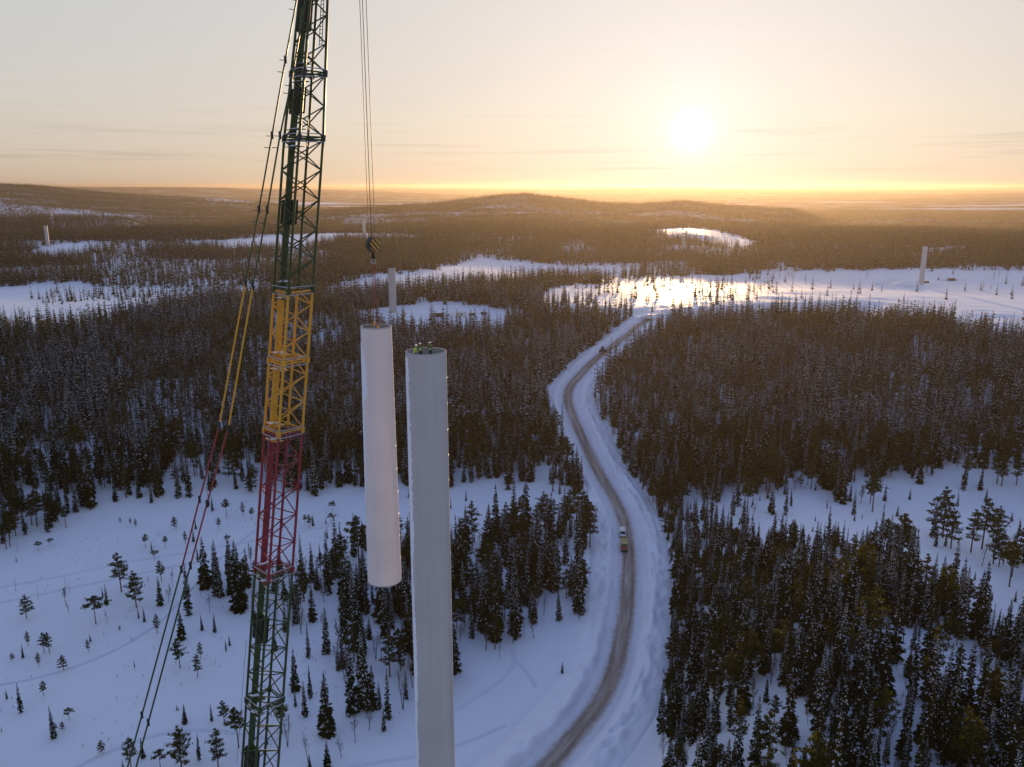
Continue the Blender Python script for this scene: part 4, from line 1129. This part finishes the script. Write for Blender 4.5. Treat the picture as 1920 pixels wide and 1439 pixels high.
def frost(parent, M, rad_f, z0, z1, edge_f, cam_dir, step=.22, seed=1, back=-135):
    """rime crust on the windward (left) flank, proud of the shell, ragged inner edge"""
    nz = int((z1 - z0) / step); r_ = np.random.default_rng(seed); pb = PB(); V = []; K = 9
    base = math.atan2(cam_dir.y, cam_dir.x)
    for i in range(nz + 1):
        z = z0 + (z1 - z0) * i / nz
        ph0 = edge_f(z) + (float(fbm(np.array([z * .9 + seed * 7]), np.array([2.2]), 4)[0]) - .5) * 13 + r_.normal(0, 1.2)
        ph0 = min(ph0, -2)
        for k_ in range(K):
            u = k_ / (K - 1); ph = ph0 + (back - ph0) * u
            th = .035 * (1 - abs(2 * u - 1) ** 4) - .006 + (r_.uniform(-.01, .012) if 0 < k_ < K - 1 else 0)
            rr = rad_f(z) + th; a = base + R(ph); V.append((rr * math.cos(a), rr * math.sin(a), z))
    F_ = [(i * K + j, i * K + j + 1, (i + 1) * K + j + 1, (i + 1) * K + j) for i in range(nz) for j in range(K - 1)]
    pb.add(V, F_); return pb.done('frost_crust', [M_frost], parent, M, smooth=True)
cd = Vector((-top_c.x, -top_c.y, 0)).normalized()
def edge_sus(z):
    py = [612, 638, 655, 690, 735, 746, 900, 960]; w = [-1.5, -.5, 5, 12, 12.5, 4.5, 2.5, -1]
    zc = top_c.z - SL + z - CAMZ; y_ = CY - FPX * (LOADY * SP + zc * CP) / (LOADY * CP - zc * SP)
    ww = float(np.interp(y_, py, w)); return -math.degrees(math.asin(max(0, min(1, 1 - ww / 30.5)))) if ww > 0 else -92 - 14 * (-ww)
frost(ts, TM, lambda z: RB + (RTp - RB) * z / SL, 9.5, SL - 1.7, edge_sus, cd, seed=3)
for k_, (ax, ay) in enumerate(((-.42, .9), (.42, -1.45))):
    c0 = top_c + Vector((ax, ay, 0)); p = PB(); p.box(c0 + Vector((0, 0, .14)), (.10, 0, 0), (0, .22, 0), (0, 0, .2)); p.bar(c0 + Vector((-.16, 0, .3)), c0 + Vector((.16, 0, .3)), .07, 8)
    p.done('lifting_lug', [M_yellow], ts)
    sg = bar('lifting_sling', c0 + Vector((0, 0, .3)), hook_p + Vector((-.05 + .15 * k_, 0, -2.2)), .05, M_sling, None, 7)
    tag(sg, ['red lifting sling running straight down to the far rim lug', 'red lifting sling slanting down to the near rim lug'][k_], 'sling')
b0 = PB(); b0.bar(top_c + Vector((-1.15, -1.1, -.5)), top_c + Vector((-1.15, -1.1, .25)), .05, 6); b0.done('guide_pin', [M_black], ts)

# ---- standing tower
TX0, TY0, TTOP = -9.15, 86.9, CAMZ - 17.05
tw = thing('wind_turbine_tower', 'unfinished white steel tower with open top and workers inside', 'tower', (TX0, TY0, 0))
RM = Matrix.Translation((TX0, TY0, 0))
def rtw(z): return 2.175 + (TTOP - z) * .0022
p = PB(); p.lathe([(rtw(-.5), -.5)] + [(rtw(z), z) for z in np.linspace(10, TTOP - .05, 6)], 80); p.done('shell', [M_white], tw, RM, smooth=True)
p = PB(); p.lathe([(rtw(TTOP) + .012, TTOP - .14), (rtw(TTOP) + .02, TTOP), (rtw(TTOP) - .16, TTOP + .004), (rtw(TTOP) - .16, TTOP - .14), (rtw(TTOP) - .05, TTOP - .16), (rtw(TTOP) - .06, TTOP - 2.2)], 80); p.done('top_flange', [M_inner], tw, RM, smooth=True)
PLZ = TTOP - .98
p = PB(); p.lathe([(2.1, PLZ - .08), (2.1, PLZ), (0, PLZ)], 48); p.done('work_platform', [M_steel], tw, RM)
bw = PB()
for i in range(36):
    a = R(10 * i); bw.lathe([(0, .05), (.035, .05), (.035, -.02)], 6, c=((rtw(TTOP) - .08) * math.cos(a), (rtw(TTOP) - .08) * math.sin(a), TTOP))
bo = bw.done('flange_bolts', [M_steel], tw, RM); bo['kind'] = 'stuff'
cd = Vector((-TX0, -TY0, 0)).normalized()
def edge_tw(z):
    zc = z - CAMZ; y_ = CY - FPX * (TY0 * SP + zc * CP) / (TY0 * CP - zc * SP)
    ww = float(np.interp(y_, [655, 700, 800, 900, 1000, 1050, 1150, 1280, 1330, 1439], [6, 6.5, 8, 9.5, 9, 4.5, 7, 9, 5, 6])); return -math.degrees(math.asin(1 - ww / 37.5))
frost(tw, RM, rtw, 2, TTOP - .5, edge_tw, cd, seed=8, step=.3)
for (y_, ph) in ((1050, -62), (1110, -58), (1290, -38), (1297, -44), (1340, -52)):
    pass

for k_ in range(int(TTOP / 2.9)):
    z = TTOP - 2.9 * (k_ + 1)
    p = PB(); p.lathe([(rtw(z) - .01, z - .035), (rtw(z) + .009, z - .02), (rtw(z) + .009, z + .02), (rtw(z) - .01, z + .035)], 64); p.done('weld_seam', [M_white], tw, RM, smooth=True)
for k_ in range(10):
    z = 2.95 * (k_ + 1); r0_ = RB + (RTp - RB) * z / SL
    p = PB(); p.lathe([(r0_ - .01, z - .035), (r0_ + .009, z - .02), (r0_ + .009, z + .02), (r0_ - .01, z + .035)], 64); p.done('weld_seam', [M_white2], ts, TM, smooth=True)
# ---- workers
M_hivis = mat('hivis_yellow', (0.52, 0.72, 0.03), 0.8); M_hiv2 = mat('hivis_green', (0.10, 0.20, 0.03), 0.8)
M_trou = mat('dark_trousers', (0.03, 0.032, 0.03), 0.9); M_skin = mat('skin', (0.55, 0.33, 0.25), 0.6); M_helm = mat('white_helmet', (0.8, 0.8, 0.78), 0.3)
M_glove = mat('work_glove', (0.05, 0.05, 0.05), .8); M_tape = mat('reflective_tape', (0.6, 0.62, 0.45), .4)
def person(loc, rz, jm, bend, label, arm):
    P = {}
    hip = Vector((0, 0, .92)); ch = hip + Vector((0, math.sin(bend) * .45, math.cos(bend) * .45)); nk = ch + Vector((0, math.sin(bend) * .12, math.cos(bend * .8) * .12))
    V = [hip, hip + (ch - hip) * .5, ch, nk, nk + Vector((0, .02, .08)), nk + Vector((0, .045, .20))]
    rad_ = [(.16, .13), (.155, .125), (.19, .13), (.065, .065), (.075, .085), (.085, .10)]
    E = [(0, 1), (1, 2), (2, 3), (3, 4), (4, 5)]
    fingers = []
    for s in (-1, 1):
        n = len(V); sh = ch + Vector((.20 * s, 0, .04)); el = sh + Vector((.07 * s, .12 * arm, -.27)); wr = el + Vector((-.02 * s, .24 * max(.25, arm), -.06 - .18 * (1 - arm))); pm = wr + (wr - el).normalized() * .09
        V += [sh, el, wr, pm]; rad_ += [(.075, .075), (.055, .055), (.04, .036), (.045, .025)]; E += [(2, n), (n, n + 1), (n + 1, n + 2), (n + 2, n + 3)]
        d = (wr - el).normalized(); sd_ = d.cross(Vector((s, 0, .2))).normalized()
        for f, L in zip((-1.4, -.7, 0, .7), (.055, .075, .08, .07)):
            k_ = len(V); V += [pm + sd_ * .016 * f + d * .03, pm + sd_ * .018 * f + d * (.03 + L * .6) + Vector((0, 0, -.012)), pm + sd_ * .018 * f + d * (.03 + L) + Vector((0, 0, -.035))]
            rad_ += [(.009, .009)] * 3; E += [(n + 3, k_), (k_, k_ + 1), (k_ + 1, k_ + 2)]
        k_ = len(V); V += [wr + sd_ * .04 + d * .03, wr + sd_ * .06 + d * .075]; rad_ += [(.011, .011), (.009, .009)]; E += [(n + 2, k_), (k_, k_ + 1)]
        n = len(V); V += [hip + Vector((.10 * s, 0, -.06)), hip + Vector((.12 * s, .03, -.47)), Vector((.13 * s, -.02, .09)), Vector((.14 * s, .17, .045))]
        rad_ += [(.10, .10), (.07, .075), (.05, .055), (.045, .04)]; E += [(0, n), (n, n + 1), (n + 1, n + 2), (n + 2, n + 3)]
    me = bpy.data.meshes.new('body'); me.from_pydata([tuple(v) for v in V], E, [])
    o = bpy.data.objects.new('body_tmp', me); COL.objects.link(o)
    sk = o.modifiers.new('skin', 'SKIN'); o.modifiers.new('sub', 'SUBSURF').levels = 1
    for i, r0 in enumerate(rad_): me.skin_vertices[0].data[i].radius = r0
    me.skin_vertices[0].data[0].use_root = True
    dg = bpy.context.evaluated_depsgraph_get(); m2 = bpy.data.meshes.new_from_object(o.evaluated_get(dg)); m2.name = 'body'
    bpy.data.objects.remove(o)
    for m_ in (jm, M_trou, M_skin, M_glove, M_tape): m2.materials.append(m_)
    wrz = [V[i] for i in range(len(V))]
    hands = [V[9], V[9 + len([0])]]
    hp = []
    for s in (0, 1): hp.append(V[6 + 3 + s * (4 + 12 + 2 + 4)])
    for f in m2.polygons:
        c = f.center
        f.material_index = 1 if c.z < hip.z - .02 and (abs(c.x) < .26) and min((c - h).length for h in hp) > .14 else 0
        if (c - V[5]).length < .17 and c.z > V[3].z + .01: f.material_index = 2
        if min((c - h).length for h in hp) < .115: f.material_index = 3
        if f.material_index == 0 and abs((c - hip).length - .20) < .03 and abs(c.x) < .25: f.material_index = 4
        f.use_smooth = True
    M = Matrix.Translation(Vector(loc)) @ Matrix.Rotation(rz, 4, 'Z')
    t_ = thing('person', label, 'person', loc, 'workers in the tower top', rz)
    put('body', m2, t_, M)
    p = PB(); hc = V[5] + Vector((0, 0, .03)); p.lathe([(.15, 0), (.152, .015), (.125, .03), (.115, .09), (.075, .14), (0, .155)], 16, c=hc); p.done('helmet', [M_helm], t_, M, smooth=True)
    p = PB()
    for s in (-1, 1): p.box(V[5] + Vector((.035 * s, .098, .0)), (.012, 0, 0), (0, .006, 0), (0, 0, .006))
    fc = p.done('eyes', [M_black], t_, M)
    p = PB(); p.prism([(-.014, -.045), (.014, -.045), (0, .0)], .09, .125); p.done('nose', [M_skin], t_, M @ Matrix.Translation(V[5]))
    p = PB(); p.box(V[5] + Vector((0, .097, -.068)), (.025, 0, 0), (0, .006, 0), (0, 0, .006)); p.done('mouth', [M_red], t_, M)
    for s in (-1, 1):
        p = PB(); p.box(V[5] + Vector((.092 * s, 0, -.01)), (.008, 0, 0), (0, .02, 0), (0, 0, .032)); p.done('ear', [M_skin], t_, M)
    p = PB(); p.lathe([(.088, .02), (.1, .0), (.094, -.06), (.07, -.07)], 12, c=V[5] + Vector((0, -.022, 0))); p.done('hair', [M_bark], t_, M, smooth=True)
person((TX0 - 1.22, TY0 - .85, PLZ), R(-70), M_hivis, R(22), 'worker in bright yellow jacket and white helmet leaning at the tower rim', .8)
person((TX0 - .62, TY0 + .35, PLZ), R(10), M_hiv2, R(42), 'worker in dark green jacket bent forward inside the tower top', .7)
person((TX0 + .40, TY0 + .75, PLZ), R(150), M_hiv2, R(6), 'worker in dark green jacket standing upright in the tower top', .5)

# ---- further tower stubs on their pads
def stub(px, py, pytop, label, ground=None):
    g = Vector(cast(px, py, ground_h)); dep = float(project(g.x, g.y, g.z)[2])
    dl = math.atan2(CAMZ - g.z, math.hypot(g.x, g.y)); h = (py - pytop) * dep / FPX / math.cos(dl)
    t_ = thing('wind_turbine_tower', label, 'tower', g, 'first tower sections on other sites'); M = Matrix.Translation(g)
    r_ = 2.15
    p = PB(); p.lathe([(r_ + .12, -1), (r_ + .06, h * .4), (r_, h)], 40); p.done('shell', [M_white], t_, M, smooth=True)
    p = PB(); p.lathe([(r_ + .03, h - .2), (r_ + .04, h + .03), (r_ - .2, h + .035), (r_ - .2, h - 1.5)], 40); p.done('top_flange', [M_black], t_, M, smooth=True)
    p = PB(); p.box(Vector((0, -r_ - .12, 1.6)), (.5, 0, 0), (0, .06, 0), (0, 0, 1.1)); p.done('door', [M_inner], t_, M)
    return g, h
G1_ = stub(737, 586, 503, 'white tower base standing on the snowy pad with cabins')
G2_ = stub(1727, 534, 463, 'white tower base standing on the sunlit pad by the ploughed track')
stub(90, 462, 424, 'white tower base above dark forest beside a narrow snowy pad')
stub(683, 441, 410, 'distant white tower base on the far snow field behind the hoist ropes')
stub(1281, 478, 443, 'hazy tower base in golden glare below a white knoll')

# ---- vehicles
M_tyre = mat('tyre', (0.02, 0.02, 0.02), .9); M_glass = mat('dark_glass', (0.015, 0.018, 0.024), .08, spec=.6); M_lamp = mat('lamp_glass', (0.7, 0.7, 0.65), .15)
M_carw = mat('white_car_paint', (0.72, 0.73, 0.74), .25, spec=.5); M_cary = mat('yellow_truck_paint', (0.50, 0.36, 0.05), .35); M_carr = mat('red_truck_paint', (0.34, 0.07, 0.05), .35); M_cargo = mat('brown_cargo', (0.10, 0.06, 0.04), .8); M_tarp = mat('yellow_tarp', (0.46, 0.36, 0.12), .8)
def wheel(t_, M, x, y, r, w):
    p = PB(); p.prism([(x + r * math.cos(R(22.5 * i)), r + r * math.sin(R(22.5 * i))) for i in range(16)], y - w / 2, y + w / 2); wh = p.done('wheel', [M_tyre], t_, M, bevel=.04)
    sy = 1 if y > 0 else -1
    p = PB(); p.prism([(x + r * .55 * math.cos(R(30 * i)), r + r * .55 * math.sin(R(30 * i))) for i in range(12)], y + sy * (w / 2 - .02), y + sy * (w / 2 + .015)); p.done('rim', [M_steel], wh, M)
def place(px, py, rz):
    g = Vector(cast(px, py, lambda a, b: ground_h(a, b) + .12)); return g, Matrix.Translation(g) @ Matrix.Rotation(rz, 4, 'Z')
# local x is the driving direction
def road_heading(g):
    j = int(((RP - np.array([g.x, g.y])) ** 2).sum(1).argmin()); return math.atan2(RT[j, 1], RT[j, 0])
g, _ = place(1167, 1004, 0); rz_ = road_heading(g) + math.pi; M = Matrix.Translation(g) @ Matrix.Rotation(rz_, 4, 'Z')
v = thing('van', 'white van driving on the winter road in front of a yellow truck', 'van', g, None, rz_)
p = PB(); p.prism([(-2.5, .35), (2.45, .35), (2.5, .85), (1.75, 1.08), (1.1, 1.95), (.6, 2.1), (-2.45, 2.1), (-2.5, 1.9)], -.95, .95); p.done('body', [M_carw], v, M, bevel=.09)
p = PB(); p.add([(1.76, -.8, 1.13), (1.76, .8, 1.13), (1.17, .74, 1.91), (1.17, -.74, 1.91)], [(0, 1, 2, 3)]); p.add([(1.79, -.8, 1.13), (1.79, .8, 1.13), (1.20, .74, 1.91), (1.20, -.74, 1.91)], [(0, 1, 2, 3)]); p.done('windscreen', [M_glass], v, M)
for s in (-1, 1):
    p = PB(); p.prism([(1.45, 1.12), (.98, 1.82), (.2, 1.82), (.2, 1.12)], s * .955 - .012, s * .955 + .012); p.done('side_window', [M_glass], v, M)
    p = PB(); p.bbox(2.4, 2.53, s * .72 - .17, s * .72 + .17, .72, .9); p.done('headlight', [M_lamp], v, M)
    p = PB(); p.bbox(1.35, 1.5, s * 1.08 - .1, s * 1.08 + .1, 1.15, 1.4); p.done('mirror', [M_black], v, M)
    for x_ in (-1.6, 1.6): wheel(v, M, x_, s * .85, .34, .24)
p = PB(); p.bbox(2.44, 2.58, -.9, .9, .3, .62); p.done('bumper', [M_black], v, M)
g, _ = place(1170.5, 1034, 0); rz_ = road_heading(g) + math.pi
g = g - Vector((math.cos(rz_), math.sin(rz_), 0)) * 2.6
M = Matrix.Translation(g) @ Matrix.Rotation(rz_, 4, 'Z')
v = thing('truck', 'yellow truck with red nose driving on the winter road behind a white van', 'truck', g, None, rz_)
p = PB(); p.bbox(-3.7, 3.2, -.5, .5, .45, .75); p.done('chassis', [M_black], v, M)
p = PB(); p.prism([(1.3, .6), (2.55, .6), (2.55, 1.5), (2.2, 2.45), (1.3, 2.5)], -1.05, 1.05); p.done('cab', [M_cary], v, M, bevel=.07)
p = PB(); p.prism([(2.555, .55), (3.45, .5), (3.5, 1.2), (2.555, 1.45)], -1.0, 1.0); p.done('hood', [M_carr], v, M, bevel=.07)
p = PB(); p.add([(2.585, -.92, 1.5), (2.585, .92, 1.5), (2.26, .85, 2.36), (2.26, -.85, 2.36)], [(0, 1, 2, 3)]); p.done('windscreen', [M_glass], v, M)
p = PB(); p.bbox(-3.8, 1.15, -1.08, 1.08, .76, 1.9); p.done('cargo_box', [M_cary], v, M, bevel=.05)
p = PB(); p.bbox(-3.6, .95, -.92, .92, 1.905, 2.02); p.done('cargo', [M_tarp], v, M)
p = PB(); p.bbox(1.5, 1.75, -.7, .7, 2.5, 2.64); p.done('light_bar', [M_lamp], v, M)
p = PB(); p.bbox(3.42, 3.62, -1.05, 1.05, .3, .62); p.done('bumper', [M_black], v, M)
for s in (-1, 1):
    p = PB(); p.bbox(3.40, 3.53, s * .75 - .15, s * .75 + .15, .75, .98); p.done('headlight', [M_lamp], v, M)
    for x_ in (-2.5, 2.45): wheel(v, M, x_, s * .92, .46, .3)
# loader further up the road
g, _ = place(1130, 661, 0); rz_ = road_heading(g); M = Matrix.Translation(g) @ Matrix.Rotation(rz_, 4, 'Z')
v = thing('wheel_loader', 'small dark wheel loader on the road bend up the hill', 'wheel loader', g, None, rz_)
p = PB(); p.prism([(-2.6, .8), (.3, .7), (.3, 1.5), (-1.0, 1.75), (-2.6, 1.7)], -.8, .8); p.done('body', [M_cargo], v, M, bevel=.08)
p = PB(); p.prism([(-.95, 1.5), (.5, 1.4), (.35, 2.9), (-.8, 2.9)], -.65, .65); p.done('cab', [M_glass], v, M, bevel=.08)
p = PB(); p.bbox(-.95, .55, -.72, .72, 2.9, 3.02); p.done('cab_roof', [M_cargo], v, M, bevel=.03)
p = PB()
for s in (-1, 1): p.bar((.3, .45 * s, 1.4), (2.5, .45 * s, .7), .12, 6)
p.done('lift_arm', [M_cargo], v, M)
p = PB(); p.prism([(2.3, .15), (3.3, .15), (3.35, .25), (2.6, .35), (2.5, 1.0), (2.35, 1.0)], -1.25, 1.25); p.done('bucket', [M_black], v, M)
for s in (-1, 1):
    for x_ in (-1.6, 1.2): wheel(v, M, x_, .9 * s, .65, .45)
# car and container at the top of the road
g, _ = place(1210, 600, 0); rz_ = R(55); M = Matrix.Translation(g) @ Matrix.Rotation(rz_, 4, 'Z')
v = thing('car', 'white car parked at the hilltop bend beside a brown container', 'car', g, None, rz_)
p = PB(); p.prism([(-2.2, .35), (2.15, .35), (2.2, .8), (1.2, .95), (.5, 1.5), (-1.6, 1.55), (-2.2, 1.0)], -.9, .9); p.done('body', [M_carw], v, M, bevel=.09)
for s in (-1, 1):
    p = PB(); p.prism([(.95, .98), (.42, 1.42), (-1.4, 1.44), (-1.6, .98)], s * .91 - .012, s * .91 + .012); p.done('side_window', [M_glass], v, M)
    for x_ in (-1.35, 1.4): wheel(v, M, x_, s * .82, .33, .22)

M_cbrown = mat('brown_container_paint', (0.09, 0.055, 0.035), .6, noise=(1, .2, 1)); M_cgrey = mat('grey_container_paint', (0.10, 0.09, 0.085), .6); M_cabin = mat('white_cabin_panel', (0.68, 0.68, 0.68), .5)
def container(px, py, L, Wd, H, m_, rz_, label, snow_top=True, name='shipping_container', cat='container'):
    g = Vector(cast(px, py, ground_h)); M = Matrix.Translation(g) @ Matrix.Rotation(rz_, 4, 'Z')
    t_ = thing(name, label, cat, g, None, rz_)
    p = PB(); p.bbox(-L / 2, L / 2, -Wd / 2, Wd / 2, 0, H)
    n = int(L / .45)
    for k_ in range(n):
        x_ = -L / 2 + .2 + (L - .4) * (k_ + .5) / n
        for s in (-1, 1): p.box((x_, s * (Wd / 2 + .015), H / 2), (.1, 0, 0), (0, .03, 0), (0, 0, H / 2 - .15))
    p.done('body', [m_], t_, M)
    for s in (-1, 1):
        p = PB(); p.bbox(L / 2 + .001, L / 2 + .05, min(.03 * s, s * (Wd / 2 - .08)), max(.03 * s, s * (Wd / 2 - .08)), .12, H - .12); p.done('door', [m_], t_, M)
    if snow_top:
        p = PB(); p.bbox(-L / 2 + .05, L / 2 - .05, -Wd / 2 + .05, Wd / 2 - .05, H + .002, H + .3); p.done('roof_snow', [M_snowlump], t_, M, bevel=.12)
    return t_, M
container(1223, 599, 6.06, 2.44, 2.59, M_cbrown, R(8), 'dark brown container at the hilltop bend where the road leaves the forest')
container(823, 594, 6.06, 2.44, 2.2, M_cbrown, R(4), 'dark brown container with snowy roof on the pad beside the white cabin')
t_, M = container(859, 594, 9.0, 2.6, 3.0, M_cabin, R(-6), 'long white site cabin with snowy roof on the tower pad', name='site_cabin', cat='cabin')
for x_ in (-2.5, 0, 2.5):
    p = PB(); p.bbox(x_ - .5, x_ + .5, -1.36, -1.32, 1.2, 2.1); wi = p.done('window', [M_glass], t_, M)
container(885, 592, 3.6, 2.0, 1.5, M_cbrown, R(15), 'low brown skip on the pad right beside the white cabin end')
container(907, 590, 3.2, 1.8, 1.6, M_cgrey, R(-30), 'small dark bin standing alone on the tower pad snow')
container(1784, 527, 6.06, 2.44, 2.59, M_cgrey, R(3), 'dark grey container on the sunlit pad beside a snow pile')
container(1737, 531, 4.0, 2.2, 1.7, M_cbrown, R(10), 'brown box container at the foot of the sunlit tower base')
for k_, (px, py, sx, sy, sz) in enumerate(((1655, 533, 9, 5, 3.0), (1700, 536, 12, 5, 4.2), (1682, 527, 10, 4, 2.2), (1772, 526, 4, 3, 2.6), (1800, 526, 5, 3, 2.2), (848, 594, 3.2, 2.5, 3.6), (1245, 597, 14, 5, 3.0), (1190, 600, 5, 4, 2.0))):
    g = Vector(cast(px, py, ground_h))
    o = lump('snow_pile', g + Vector((0, 0, .1)), sx, sy, sz, None, seed=40 + k_)
    tag(o, ['low ploughed snow pile at the edge of the sunlit pad', 'large ploughed snow pile at the foot of the sunlit tower base', 'flat ploughed snow pile behind the sunlit pad', 'round snow pile before the grey container', 'snow pile after the grey container', 'pointed snow pile against the white site cabin', 'long snow pile behind the brown container at the bend', 'small snow pile by the white car at the bend'][k_], 'snow pile', 'ploughed snow piles')

# ------------------------------------------------------------------ haze
def box_mesh(name, x0, x1, y0, y1, z0, z1, m):
    V = [(x, y, z) for z in (z0, z1) for y in (y0, y1) for x in (x0, x1)]
    F = [(0, 2, 3, 1), (4, 5, 7, 6), (0, 1, 5, 4), (2, 6, 7, 3), (0, 4, 6, 2), (1, 3, 7, 5)]
    return mesh_np(name, V, F, [m])
hm = bpy.data.materials.new('haze'); hm.use_nodes = True
t = hm.node_tree; t.nodes.clear()
pv = t.nodes.new('ShaderNodeVolumePrincipled'); pv.inputs['Color'].default_value = (0.56, 0.47, 0.405, 1)
pv.inputs['Density'].default_value = HAZE_DENSITY; pv.inputs['Anisotropy'].default_value = HAZE_G
o_ = t.nodes.new('ShaderNodeOutputMaterial'); t.links.new(pv.outputs[0], o_.inputs['Volume'])
zlo = float(V[:, 2].min()) if False else float(TZ.min()) - 2
hz = put('haze', box_mesh('haze', -75000, 75000, -75000, 75000, zlo, 146, hm))
tag(hz, 'golden winter haze hanging over the hills', None, None, 'stuff')
print('terrain z range', TZ.min(), TZ.max())
